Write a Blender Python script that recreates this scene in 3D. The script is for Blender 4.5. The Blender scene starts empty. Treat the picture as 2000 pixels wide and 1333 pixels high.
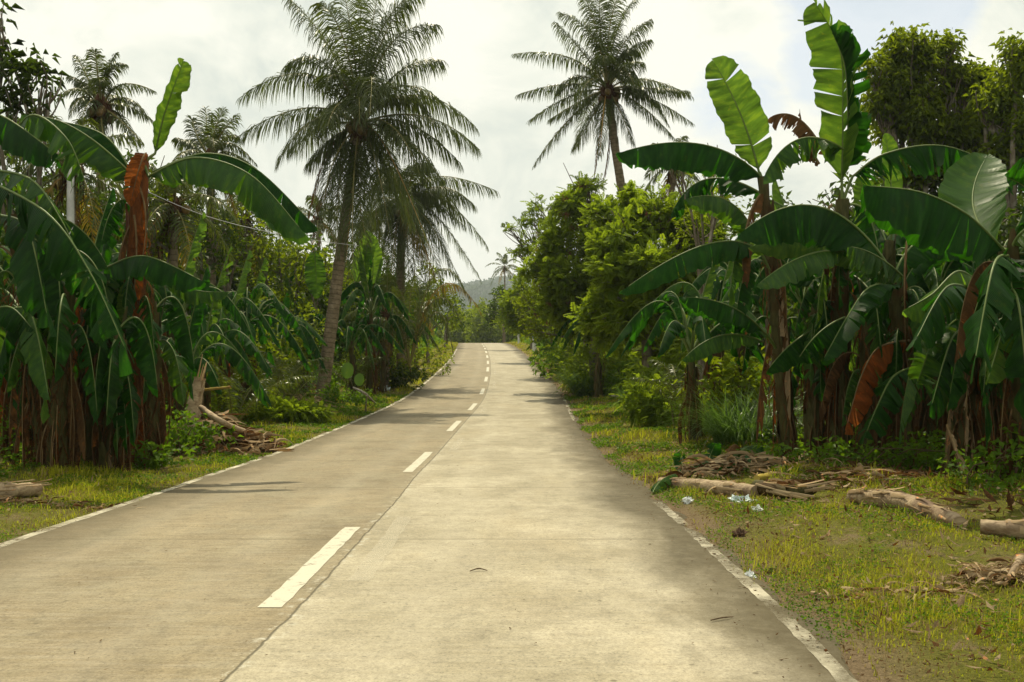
import bpy, math, random
import numpy as np
from mathutils import Vector

# ---------------------------------------------------------------- camera, world, sun, exposure
sc = bpy.context.scene
COL = sc.collection
F = 1944.0                       # focal length in photo pixels (2000 wide)
CAMZ = 1.77
cam = bpy.data.cameras.new('camera'); cam.lens = 35.0; cam.sensor_width = 36.0
cam.clip_start = 0.05; cam.clip_end = 6000
camo = bpy.data.objects.new('camera', cam); COL.objects.link(camo)
camo.location = (0, 0, CAMZ); camo.rotation_euler = (math.radians(90), 0, 0)
sc.camera = camo

SUN_EL, SUN_AZ = 61.0, -6.0      # degrees; azimuth from +Y (ahead), negative = left
world = bpy.data.worlds.new('World'); sc.world = world; world.use_nodes = True
wn, wl = world.node_tree.nodes, world.node_tree.links
wn.clear()
out = wn.new('ShaderNodeOutputWorld')
sky = wn.new('ShaderNodeTexSky'); sky.sky_type = 'NISHITA'; sky.sun_disc = False
sky.sun_elevation = math.radians(SUN_EL); sky.sun_rotation = math.radians(SUN_AZ)
sky.air_density = 1.0; sky.dust_density = 2.0; sky.ozone_density = 0.0
bg1 = wn.new('ShaderNodeBackground'); bg1.inputs[1].default_value = 0.14
wl.new(sky.outputs[0], bg1.inputs[0])
tc = wn.new('ShaderNodeTexCoord')
bg2 = wn.new('ShaderNodeBackground'); bg2.inputs[1].default_value = 1.0
def nmath(nodes, links, op, a, b=None, c=None, clamp=False):
    n = nodes.new('ShaderNodeMath'); n.operation = op; n.use_clamp = clamp
    for i, v in enumerate((a, b, c)):
        if v is None: continue
        if isinstance(v, (int, float)): n.inputs[i].default_value = v
        else: links.new(v, n.inputs[i])
    return n.outputs[0]
def noise(nodes, links, vec, scale, detail=4, rough=0.55, dist=0.0):
    n = nodes.new('ShaderNodeTexNoise'); n.inputs['Scale'].default_value = scale
    n.inputs['Detail'].default_value = detail; n.inputs['Roughness'].default_value = rough
    n.inputs['Distortion'].default_value = dist
    if vec is not None: links.new(vec, n.inputs['Vector'])
    return n.outputs['Fac']
def ramp(nodes, links, fac, stops):
    n = nodes.new('ShaderNodeValToRGB'); e = n.color_ramp.elements
    while len(e) < len(stops): e.new(0.5)
    for el, (p, c) in zip(e, stops):
        el.position = p
        el.color = (c, c, c, 1) if isinstance(c, (int, float)) else (*c, 1)
    links.new(fac, n.inputs[0]); return n.outputs[0]
# clouds: thin bright overcast with a few blue gaps towards the upper right
mp = wn.new('ShaderNodeMapping'); mp.inputs['Scale'].default_value = (1, 1, 1.9)
wl.new(tc.outputs['Generated'], mp.inputs[0])
nz1 = noise(wn, wl, mp.outputs[0], 4.2, 9, 0.58, 0.35)
nz2 = noise(wn, wl, mp.outputs[0], 9.0, 7, 0.6, 0.2)
def towards(px, py, sharp):
    v = Vector(((px-1000)/F, 1.0, (666-py)/F)).normalized()
    d = wn.new('ShaderNodeVectorMath'); d.operation = 'DOT_PRODUCT'
    wl.new(tc.outputs['Generated'], d.inputs[0]); d.inputs[1].default_value = v
    return nmath(wn, wl, 'MULTIPLY_ADD', nmath(wn, wl, 'SUBTRACT', 1.0, d.outputs['Value']), -sharp, 1.0, clamp=True)
hole = towards(1690, 20, 120.0)
hole2 = towards(1420, 190, 260.0)
hh = nmath(wn, wl, 'MAXIMUM', hole, nmath(wn, wl, 'MULTIPLY', hole2, 0.75))
cover = nmath(wn, wl, 'SUBTRACT', nmath(wn, wl, 'MULTIPLY_ADD', nz1, 1.1, nmath(wn, wl, 'MULTIPLY', nz2, 0.35)),
              nmath(wn, wl, 'MULTIPLY', hh, 0.85))
cmask = ramp(wn, wl, cover, [(0.16, 0.42), (0.36, 1.0)])
nmp = wn.new('ShaderNodeMapping'); nmp.inputs['Scale'].default_value = (1, 1, 1.25); nmp.inputs['Location'].default_value = (4.1, 2.2, .7)
wl.new(tc.outputs['Generated'], nmp.inputs[0])
nz3 = noise(wn, wl, nmp.outputs[0], 6.5, 9, 0.56, 0.6)
ccol = ramp(wn, wl, nz3, [(0.33, (0.72, 0.77, 0.70)), (0.43, (0.90, 0.92, 0.81)), (0.55, (1.08, 1.06, 0.93))])
wl.new(ccol, bg2.inputs[0])
mixw = wn.new('ShaderNodeMixShader')
wl.new(cmask, mixw.inputs[0]); wl.new(bg1.outputs[0], mixw.inputs[1]); wl.new(bg2.outputs[0], mixw.inputs[2])
wl.new(mixw.outputs[0], out.inputs[0])

sun = bpy.data.lights.new('sun', 'SUN'); sun.energy = 4.9; sun.angle = math.radians(0.6); sun.color = (1.0, 0.90, 0.66)
suno = bpy.data.objects.new('sun', sun); COL.objects.link(suno)
e_, a_ = math.radians(SUN_EL), math.radians(SUN_AZ)
SUNV = Vector((math.sin(a_)*math.cos(e_), math.cos(a_)*math.cos(e_), math.sin(e_)))
suno.rotation_euler = SUNV.to_track_quat('Z', 'Y').to_euler()
suno.location = (0, 0, 30)
sc.view_settings.view_transform = 'Standard'; sc.view_settings.look = 'None'
sc.view_settings.exposure = 0.0; sc.view_settings.gamma = 1.0
sc.cycles.max_bounces = 6; sc.cycles.diffuse_bounces = 3; sc.cycles.glossy_bounces = 2
sc.cycles.transmission_bounces = 4; sc.cycles.transparent_max_bounces = 6; sc.cycles.volume_bounces = 0
sc.cycles.caustics_reflective = False; sc.cycles.caustics_refractive = False
sc.cycles.sample_clamp_indirect = 6.0
sc.cycles.use_denoising = True

rng = np.random.default_rng(11)
random.seed(11)

# ---------------------------------------------------------------- ground and road profile (measured along the road)
ROWS = np.array([  # photo row, left edge px, right edge px
 (669,897,989),(680,892,1010),(699.5,881,1034),(722,859,1060),(747,830,1082),(780,787,1107),(814,712,1122),(845,637,1142),
 (882,545,1172),(908,470,1200),(929,395,1222),(964,302,1275),(1022,116,1350),(1059,9,1388),(1186,-358,1538),(1333,-830,1690)], float)
RW = 6.7
d_ = F*RW/(ROWS[:,2]-ROWS[:,1])
zc_ = CAMZ-(ROWS[:,0]-666)*d_/F
xc_ = ((ROWS[:,1]+ROWS[:,2])/2-1000)*d_/F
o_ = np.argsort(d_); d_, zc_, xc_ = d_[o_], zc_[o_], xc_[o_]
d_ = np.concatenate([[-60, 0], d_, [160, 190, 230, 300, 420, 700, 3000]])
zc_ = np.concatenate([[0.3, 0.06], zc_, [1.45, 0.4, -1.2, -3, -4, -4, -4]])
x0s = xc_[0]-(xc_[1]-xc_[0])/(d_[3]-d_[2])*5.17
xc_ = np.concatenate([[x0s-7, x0s], xc_, [-5.8, -10.5, -20, -42, -90, -240, -1400]])
YS = np.concatenate([np.arange(-60, 0, 4), np.arange(0, 60, 0.5), np.arange(60, 170, 1.0), np.arange(170, 400, 10), np.arange(400, 3001, 100)])
def smoothed(vals):
    v = np.interp(YS, d_, vals); out_ = v.copy()
    for i, y in enumerate(YS):
        s = max(1.0, min(8.0, 0.09*abs(y)))
        if y > 250 or y < 2: continue
        w = np.exp(-((YS-y)/s)**2/2)*np.gradient(YS)
        out_[i] = (w*v).sum()/w.sum()
    return out_
ZS = smoothed(zc_); XS = smoothed(xc_)
def road_z(y): return np.interp(y, YS, ZS)
def road_x(y): return np.interp(y, YS, XS)
def gz(x, y):
    """ground height anywhere"""
    x = np.asarray(x, float); y = np.asarray(y, float)
    off = np.abs(x-road_x(y))-RW/2
    o = np.clip(off, 0, None)
    b = 0.05*np.sin(x*1.7+y*0.9)+0.04*np.sin(x*0.6-y*1.3)+0.02*np.sin(x*4.1+y*3.3)
    far = np.clip(o/6, 0, 1)
    return road_z(y)-0.035+np.clip(o/2, 0, 1)*(0.05+b)+far*0.25+np.where(off < 0, -0.02, 0)
def P(px, py, d):
    return np.array([(px-1000)*d/F, d, CAMZ-(py-666)*d/F])
_dd = np.arange(4.5, 141, 0.1); _py = 666+(CAMZ-road_z(_dd))*F/_dd
def row_depth(py):
    return float(np.interp(-py, -_py, _dd))
def G(px, py):
    d = row_depth(py); x = (px-1000)*d/F
    return np.array([x, d, float(gz(x, d))])

# ---------------------------------------------------------------- mesh helpers
class MB:
    def __init__(s): s.V=[]; s.U=[]; s.Q=[]; s.T=[]; s.qm=[]; s.tm=[]; s.n=0
    def add(s, V, U, Q=None, T=None, m=0):
        V = np.asarray(V, float).reshape(-1, 3); U = np.asarray(U, float).reshape(-1, 3)
        if Q is not None and len(Q):
            Q = np.asarray(Q, int).reshape(-1, 4)+s.n; s.Q.append(Q); s.qm.append(np.full(len(Q), m))
        if T is not None and len(T):
            T = np.asarray(T, int).reshape(-1, 3)+s.n; s.T.append(T); s.tm.append(np.full(len(T), m))
        s.V.append(V); s.U.append(U); s.n += len(V)
    def mesh(s, name, mats, origin=(0,0,0), smooth=True):
        V = np.concatenate(s.V)-np.asarray(origin, float); U = np.concatenate(s.U)
        Q = np.concatenate(s.Q) if s.Q else np.zeros((0,4), int); T = np.concatenate(s.T) if s.T else np.zeros((0,3), int)
        me = bpy.data.meshes.new(name)
        me.vertices.add(len(V)); me.vertices.foreach_set('co', V.astype(np.float32).ravel())
        nl = len(Q)*4+len(T)*3
        me.loops.add(nl); me.loops.foreach_set('vertex_index', np.concatenate([Q.ravel(), T.ravel()]).astype(np.int32))
        me.polygons.add(len(Q)+len(T))
        st = np.concatenate([np.arange(len(Q))*4, len(Q)*4+np.arange(len(T))*3]).astype(np.int32)
        me.polygons.foreach_set('loop_start', st)
        mi = np.concatenate([np.concatenate(s.qm) if s.qm else np.zeros(0), np.concatenate(s.tm) if s.tm else np.zeros(0)]).astype(np.int32)
        me.polygons.foreach_set('material_index', mi)
        me.polygons.foreach_set('use_smooth', np.full(len(mi), smooth))
        for m in mats: me.materials.append(m)
        at = me.attributes.new('uvw', 'FLOAT_VECTOR', 'POINT'); at.data.foreach_set('vector', U.astype(np.float32).ravel())
        me.update(calc_edges=True)
        return me
    def obj(s, name, mats, parent=None, origin=None, smooth=True):
        if not isinstance(mats, (list, tuple)): mats = [mats]
        org = (np.array(parent.location) if parent is not None else np.zeros(3)) if origin is None else np.asarray(origin, float)
        me = s.mesh(name, mats, org, smooth)
        o = bpy.data.objects.new(name, me); COL.objects.link(o)
        if parent is not None: o.parent = parent
        elif origin is not None: o.location = origin
        return o
def thing(name, label, cat, loc, group=None):
    o = bpy.data.objects.new(name, None); COL.objects.link(o); o.location = tuple(map(float, loc)); o.empty_display_size = 0.2
    tag(o, label, cat, group); return o
def tag(o, label, cat, group=None):
    o['label'] = label; o['category'] = cat
    if group: o['group'] = group
    return o
def kind(o, k, label=None):
    o['kind'] = k
    if label: o['label'] = label
    return o
def dup(root, loc, rotz=0.0, scale=1.0, label=None, group=None):
    r = root.copy(); COL.objects.link(r); r.location = tuple(map(float, loc)); r.rotation_euler = (0, 0, rotz)
    r.scale = (scale,)*3 if isinstance(scale, (int, float)) else scale
    if label: r['label'] = label
    if group: r['group'] = group
    for ch in list(root.children):
        c = ch.copy(); COL.objects.link(c); c.parent = r
        for g in ch.children:
            d = g.copy(); COL.objects.link(d); d.parent = c
    return r
def norm(v):
    v = np.asarray(v, float); return v/np.maximum(np.linalg.norm(v, axis=-1, keepdims=True), 1e-9)
def bez(p0, p1, p2, n, on=True):
    p0, p1, p2 = map(lambda q: np.asarray(q, float), (p0, p1, p2))
    c = 2*p1-0.5*(p0+p2) if on else p1
    t = np.linspace(0, 1, n)[:, None]
    pts = (1-t)**2*p0+2*t*(1-t)*c+t*t*p2
    tg = norm(2*(1-t)*(c-p0)+2*t*(p2-c)); return pts, tg
def poly(pts, n):
    """smooth path through a list of points"""
    pts = np.asarray(pts, float); k = len(pts); s = np.linspace(0, k-1, n); out_ = []
    for v in s:
        i = min(int(v), k-2); f = v-i
        p0 = pts[max(i-1, 0)]; p1 = pts[i]; p2 = pts[i+1]; p3 = pts[min(i+2, k-1)]
        out_.append(0.5*((2*p1)+(-p0+p2)*f+(2*p0-5*p1+4*p2-p3)*f*f+(-p0+3*p1-3*p2+p3)*f**3))
    out_ = np.array(out_); return out_, norm(np.gradient(out_, axis=0))
def tube(mb, pts, tg, rad, sides=8, rnd=0.5, m=0, jitter=0.0, cap=True, squash=1.0):
    n = len(pts); rad = np.broadcast_to(np.asarray(rad, float), (n,))
    ref = np.array([0.0, 1.0, 0.0]) if abs(tg[0][1]) < 0.8 else np.array([1.0, 0, 0])
    a = norm(np.cross(tg, ref)); b = np.cross(tg, a)
    th = np.linspace(0, 2*np.pi, sides, endpoint=False)
    r = rad[:, None]*(1+jitter*rng.normal(size=(n, sides)))
    V = pts[:, None, :]+r[..., None]*(np.cos(th)[None, :, None]*a[:, None, :]+squash*np.sin(th)[None, :, None]*b[:, None, :])
    U = np.zeros((n, sides, 3)); U[..., 0] = np.concatenate([[0], np.cumsum(np.linalg.norm(np.diff(pts, axis=0), axis=1))])[:, None]
    U[..., 1] = np.arange(sides)/sides; U[..., 2] = rnd
    i, j = np.meshgrid(np.arange(n-1), np.arange(sides), indexing='ij'); j2 = (j+1) % sides
    Q = np.stack([i*sides+j, i*sides+j2, (i+1)*sides+j2, (i+1)*sides+j], -1).reshape(-1, 4)
    mb.add(V, U, Q, m=m)
    if cap:
        for e, idx in ((0, 0), (1, n-1)):
            ring = V[idx]; c = pts[idx]
            VV = np.vstack([ring, c]); UU = np.tile([U[idx, 0, 0], 0.5, rnd], (sides+1, 1))
            T = [(k, (k+1) % sides, sides) for k in range(sides)]
            mb.add(VV, UU, T=T, m=m)
def tubem(mb, pts, rad, n=8, sides=8, **k):
    p, t = poly(pts, n); r = np.interp(np.linspace(0, 1, n), np.linspace(0, 1, len(np.atleast_1d(rad))), np.atleast_1d(rad)); tube(mb, p, t, r, sides, **k)
def leaves(mb, base, dirs, L, W, rnd, droop=0.25, side=None, m=0, fold=0.12):
    """diamond leaves, one bent quad each (two tris folded on the midrib)"""
    base = np.asarray(base, float); n = len(base); dirs = norm(dirs)
    L = np.broadcast_to(np.asarray(L, float), (n,))[:, None]; W = np.broadcast_to(np.asarray(W, float), (n,))[:, None]
    if side is None: side = rng.normal(size=(n, 3))
    side = norm(np.cross(dirs, side)); nn = np.cross(dirs, side)
    mid = base+dirs*L*0.45; g = np.array([0, 0, -1.0])
    tip = base+norm(dirs+g*droop)*L
    a = mid+side*W/2+nn*W*fold; b = mid-side*W/2+nn*W*fold
    V = np.stack([base, a, tip, b], 1)
    U = np.zeros((n, 4, 3)); U[:, 2, 0] = 1; U[:, 1, 0] = U[:, 3, 0] = .45; U[:, 1, 1] = 1; U[:, 3, 1] = -1; U[..., 2] = np.broadcast_to(np.asarray(rnd, float), (n,))[:, None]
    k = np.arange(n)[:, None]*4
    mb.add(V, U, T=np.concatenate([k+np.array([[0, 1, 2]]), k+np.array([[0, 2, 3]])]), m=m)
def sph(n):
    return norm(rng.normal(size=(n, 3)))

# ---------------------------------------------------------------- materials
def new_mat(name):
    m = bpy.data.materials.new(name); m.use_nodes = True; nt = m.node_tree
    nt.nodes.clear(); o = nt.nodes.new('ShaderNodeOutputMaterial'); return m, nt.nodes, nt.links, o
def uvw(n):
    a = n.new('ShaderNodeAttribute'); a.attribute_name = 'uvw'; return a
def mixc(n, l, fac, a, b, mode='MIX'):
    x = n.new('ShaderNodeMix'); x.data_type = 'RGBA'; x.blend_type = mode
    for i, v in ((0, fac), (6, a), (7, b)):
        if isinstance(v, (int, float)): x.inputs[i].default_value = v
        elif isinstance(v, tuple): x.inputs[i].default_value = (*v, 1)
        else: l.new(v, x.inputs[i])
    return x.outputs[2]
def bump(n, l, h, strength, dist=0.01):
    b = n.new('ShaderNodeBump'); b.inputs['Strength'].default_value = strength; b.inputs['Distance'].default_value = dist
    l.new(h, b.inputs['Height']); return b.outputs[0]
def leaf_mat(name, dark, light, trans, tfac, rough=0.45, spec=0.4, veins=0.0, brown=None, nscale=0.0):
    m, n, l, o = new_mat(name); a = uvw(n); sep = n.new('ShaderNodeSeparateXYZ'); l.new(a.outputs['Vector'], sep.inputs[0])
    c = ramp(n, l, sep.outputs[2], [(0.0, dark), (1.0, light)])
    geo = n.new('ShaderNodeNewGeometry')
    tcn = n.new('ShaderNodeTexCoord')
    big = noise(n, l, geo.outputs['Position'], 0.9 if not nscale else nscale, 3)
    c = mixc(n, l, nmath(n, l, 'MULTIPLY', big, 0.5), c, mixc(n, l, 0.5, c, (light[0]*1.5, light[1]*1.15, light[2])))
    hgt = None; tcol = None
    if veins:
        w = nmath(n, l, 'SINE', nmath(n, l, 'MULTIPLY', sep.outputs[0], 900.0*veins))
        c = mixc(n, l, nmath(n, l, 'MULTIPLY_ADD', w, 0.08, 0.08), c, (light[0]*1.4, light[1]*1.5, light[2]*1.3))
        cmb = n.new('ShaderNodeCombineXYZ'); l.new(nmath(n, l, 'MULTIPLY', sep.outputs[0], 26.0), cmb.inputs[0]); l.new(nmath(n, l, 'MULTIPLY', sep.outputs[1], 1.2), cmb.inputs[1]); l.new(nmath(n, l, 'MULTIPLY', sep.outputs[2], 31.0), cmb.inputs[2])
        st = noise(n, l, cmb.outputs[0], 1.0, 3)
        c = mixc(n, l, ramp(n, l, st, [(0.45, 0.0), (0.75, 0.5)]), c, (light[0]*1.5, light[1]*1.35, light[2]*1.2))
        tcol = mixc(n, l, 1.0, (trans[0], trans[1], trans[2]), ramp(n, l, st, [(0.30, (0.35, 0.40, 0.35)), (0.52, (1, 1, 1)), (0.70, (2.4, 1.9, 1.2))]), 'MULTIPLY')
        sp_ = noise(n, l, geo.outputs['Position'], 9.0, 5, 0.7)
        c = mixc(n, l, ramp(n, l, sp_, [(0.60, 0.0), (0.68, 0.6)]), c, (light[0]*3.2+.02, light[1]*1.7, light[2]))
        if brown:
            ed = nmath(n, l, 'ABSOLUTE', sep.outputs[1])
            ef = nmath(n, l, 'MULTIPLY', ramp(n, l, nmath(n, l, 'ADD', ed, nmath(n, l, 'MULTIPLY', st, 0.35)), [(1.02, 0.0), (1.20, 1.0)]), 0.8)
            c = mixc(n, l, ef, c, brown)
        hgt = nmath(n, l, 'MULTIPLY_ADD', st, 1.0, nmath(n, l, 'MULTIPLY', w, 0.5))
    p = n.new('ShaderNodeBsdfPrincipled'); l.new(c, p.inputs['Base Color']); p.inputs['Roughness'].default_value = rough
    p.inputs['Specular IOR Level'].default_value = spec
    if hgt is not None: l.new(bump(n, l, hgt, 0.6, 0.012), p.inputs['Normal'])
    t = n.new('ShaderNodeBsdfTranslucent')
    l.new(mixc(n, l, 0.55, c, tcol if tcol is not None else trans), t.inputs[0])
    mx = n.new('ShaderNodeMixShader'); mx.inputs[0].default_value = tfac
    l.new(p.outputs[0], mx.inputs[1]); l.new(t.outputs[0], mx.inputs[2]); l.new(mx.outputs[0], o.inputs[0]); return m
def solid_mat(name, c1, c2, scale=3.0, rough=0.8, stretch=None, bmp=0.4, c3=None, rings=0.0, spec=0.3):
    m, n, l, o = new_mat(name); a = uvw(n); sep = n.new('ShaderNodeSeparateXYZ'); l.new(a.outputs['Vector'], sep.inputs[0])
    tcn = n.new('ShaderNodeTexCoord'); mp_ = n.new('ShaderNodeMapping'); l.new(tcn.outputs['Object'], mp_.inputs[0])
    if stretch: mp_.inputs['Scale'].default_value = stretch
    nz = noise(n, l, mp_.outputs[0], scale, 6, 0.65, 0.3)
    c = ramp(n, l, nz, [(0.3, c1), (0.7, c2)])
    if c3: c = mixc(n, l, ramp(n, l, noise(n, l, tcn.outputs['Object'], scale*0.35, 4), [(0.5, 0.0), (0.68, 0.85)]), c, c3)
    h = nz
    if rings:
        rg = nmath(n, l, 'SINE', nmath(n, l, 'MULTIPLY_ADD', sep.outputs[0], rings, nmath(n, l, 'MULTIPLY', nz, 3.0)))
        rr = ramp(n, l, rg, [(0.0, 0.0), (0.75, 0.0), (1.0, 0.55)])
        c = mixc(n, l, rr, c, (c1[0]*.4, c1[1]*.4, c1[2]*.4)); h = nmath(n, l, 'SUBTRACT', nz, rr)
    p = n.new('ShaderNodeBsdfPrincipled'); l.new(c, p.inputs['Base Color']); p.inputs['Roughness'].default_value = rough
    p.inputs['Specular IOR Level'].default_value = spec
    l.new(bump(n, l, h, bmp, 0.03), p.inputs['Normal']); l.new(p.outputs[0], o.inputs[0]); return m

M = {}
M['banana'] = leaf_mat('banana_leaf_green', (0.0035, 0.023, 0.0015), (0.012, 0.053, 0.004), (0.06, 0.30, 0.004), 0.36, 0.48, 0.14, veins=1.0, brown=(0.16, 0.09, 0.02))  # mature leaves; the shade they hang in is put into this dark tone
M['banana_pale'] = leaf_mat('banana_leaf_pale', (0.014, 0.054, 0.006), (0.038, 0.100, 0.013), (0.16, 0.36, 0.006), 0.38, 0.36, 0.25, veins=1.0, brown=(0.24, 0.15, 0.04))
M['banana_young_lit'] = leaf_mat('banana_leaf_young_lit', (0.045, 0.105, 0.010), (0.085, 0.170, 0.022), (0.20, 0.38, 0.018), 0.50, 0.45, 0.2, veins=1.0, brown=(0.25, 0.18, 0.05))  # young leaves and sunlit ones; sunlight is put into colour and translucency
M['dead'] = leaf_mat('dead_leaf_brown', (0.022, 0.012, 0.005), (0.120, 0.070, 0.030), (0.22, 0.08, 0.015), 0.25, 0.85, 0.05, veins=0.7, nscale=4.0)
M['rust'] = leaf_mat('dead_leaf_rust', (0.07, 0.020, 0.006), (0.20, 0.070, 0.018), (0.55, 0.16, 0.02), 0.40, 0.8, 0.05, veins=0.7, nscale=3.0)
M['straw'] = leaf_mat('dead_leaf_straw', (0.11, 0.075, 0.04), (0.36, 0.28, 0.17), (0.35, 0.22, 0.08), 0.2, 0.8, 0.1, veins=0.7, nscale=5.0)
M['midrib'] = solid_mat('banana_midrib', (0.06, 0.11, 0.018), (0.14, 0.18, 0.045), 4, 0.5, bmp=0.1)
M['midrib_dead'] = solid_mat('dead_midrib', (0.10, 0.06, 0.025), (0.22, 0.15, 0.07), 6, 0.8, spec=.1)
M['stem'] = solid_mat('banana_stem', (0.030, 0.034, 0.009), (0.105, 0.092, 0.032), 5, 0.7, (3, 3, 0.5), 0.5, c3=(0.055, 0.022, 0.008), spec=.12)
M['stem_orange'] = solid_mat('banana_stem_orange', (0.055, 0.022, 0.007), (0.23, 0.075, 0.018), 6, 0.7, (3, 3, 0.6), 0.5, c3=(0.05, 0.040, 0.012), spec=.12)
M['palm'] = leaf_mat('palm_leaflet', (0.018, 0.034, 0.004), (0.060, 0.085, 0.014), (0.20, 0.26, 0.012), 0.34, 0.36, 0.3)
M['palm_yellow'] = leaf_mat('palm_leaflet_yellowed', (0.09, 0.085, 0.010), (0.19, 0.14, 0.02), (0.40, 0.28, 0.02), 0.35, 0.45, 0.2)
M['palm_dead'] = leaf_mat('palm_leaflet_dead', (0.045, 0.022, 0.010), (0.12, 0.06, 0.03), (0.2, 0.09, 0.03), 0.2, 0.8, 0.08)
M['rachis'] = solid_mat('palm_rachis', (0.12, 0.13, 0.03), (0.22, 0.18, 0.06), 3, 0.5, bmp=0.1)
M['rachis_y'] = solid_mat('palm_rachis_orange', (0.28, 0.16, 0.03), (0.40, 0.25, 0.06), 3, 0.5, bmp=0.1)
M['palm_bark'] = solid_mat('palm_bark', (0.12, 0.090, 0.052), (0.27, 0.215, 0.14), 6, 0.9, bmp=0.7, rings=34.0, c3=(0.09, 0.08, 0.035), spec=.1)
M['coconut'] = solid_mat('coconut_husk', (0.08, 0.07, 0.015), (0.18, 0.10, 0.03), 4, 0.5, bmp=0.1)
M['bark'] = solid_mat('tree_bark', (0.07, 0.055, 0.035), (0.19, 0.16, 0.11), 7, 0.9, (2, 2, 0.7), 0.7, c3=(0.28, 0.26, 0.20), spec=.1)
M['twig'] = solid_mat('twig_bark', (0.06, 0.04, 0.02), (0.15, 0.10, 0.06), 7, 0.9, spec=.1)
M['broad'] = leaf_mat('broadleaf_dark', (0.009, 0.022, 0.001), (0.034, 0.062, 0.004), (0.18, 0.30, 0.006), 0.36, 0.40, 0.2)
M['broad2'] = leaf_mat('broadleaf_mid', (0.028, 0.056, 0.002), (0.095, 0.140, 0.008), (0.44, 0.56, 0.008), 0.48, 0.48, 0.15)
M['feather'] = leaf_mat('feathery_leaf', (0.042, 0.095, 0.006), (0.145, 0.205, 0.016), (0.50, 0.66, 0.018), 0.52, 0.6, 0.10)
M['weed'] = leaf_mat('weed_leaf', (0.018, 0.056, 0.003), (0.080, 0.155, 0.008), (0.28, 0.48, 0.012), 0.46, 0.5, 0.15)
M['reed'] = leaf_mat('tall_grass_blade', (0.035, 0.085, 0.014), (0.095, 0.170, 0.035), (0.2, 0.36, 0.03), 0.38, 0.38, 0.35)
M['grass'] = leaf_mat('verge_grass_blade', (0.10, 0.150, 0.005), (0.38, 0.37, 0.025), (0.60, 0.62, 0.03), 0.45, 0.6, 0.12, nscale=1.3)
M['grass_dry'] = leaf_mat('verge_grass_dry', (0.13, 0.085, 0.030), (0.34, 0.26, 0.11), (0.36, 0.28, 0.10), 0.3, 0.7, 0.1)
M['pods'] = leaf_mat('seed_pod', (0.10, 0.035, 0.018), (0.20, 0.08, 0.04), (0.2, 0.08, 0.03), 0.2, 0.7, 0.1)
M['hillwood'] = leaf_mat('hill_foliage', (0.03, 0.06, 0.02), (0.06, 0.10, 0.03), (0.08, 0.14, 0.02), 0.3, 0.6, 0.2, nscale=0.05)
M['log'] = solid_mat('fallen_stem', (0.20, 0.13, 0.07), (0.46, 0.36, 0.22), 5, 0.75, (1, 4, 4), 0.6, c3=(0.10, 0.055, 0.03))
M['stalk'] = solid_mat('yellow_stalk', (0.30, 0.22, 0.03), (0.42, 0.34, 0.07), 5, 0.5, bmp=0.2, c3=(0.18, 0.09, 0.02))
M['wood'] = solid_mat('grey_wood', (0.25, 0.21, 0.16), (0.42, 0.37, 0.30), 9, 0.85, bmp=0.5)
M['plastic'] = solid_mat('white_plastic', (0.65, 0.68, 0.66), (0.82, 0.84, 0.82), 12, 0.35, bmp=0.5)
M['plastic_blue'] = solid_mat('blue_plastic', (0.40, 0.50, 0.50), (0.62, 0.68, 0.66), 9, 0.35, bmp=0.5, c3=(0.75, 0.78, 0.76))
M['concrete_post'] = solid_mat('post_concrete', (0.45, 0.45, 0.42), (0.62, 0.62, 0.58), 6, 0.85, bmp=0.2)
M['post_blue'] = solid_mat('post_blue_paint', (0.20, 0.32, 0.40), (0.28, 0.40, 0.48), 6, 0.7, bmp=0.1)
M['wire'] = solid_mat('wire', (0.3, 0.3, 0.3), (0.4, 0.4, 0.4), 2, 0.5, bmp=0.0)
M['clod'] = solid_mat('dry_clod', (0.06, 0.035, 0.02), (0.17, 0.10, 0.06), 30, 0.95, bmp=1.0)

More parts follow.
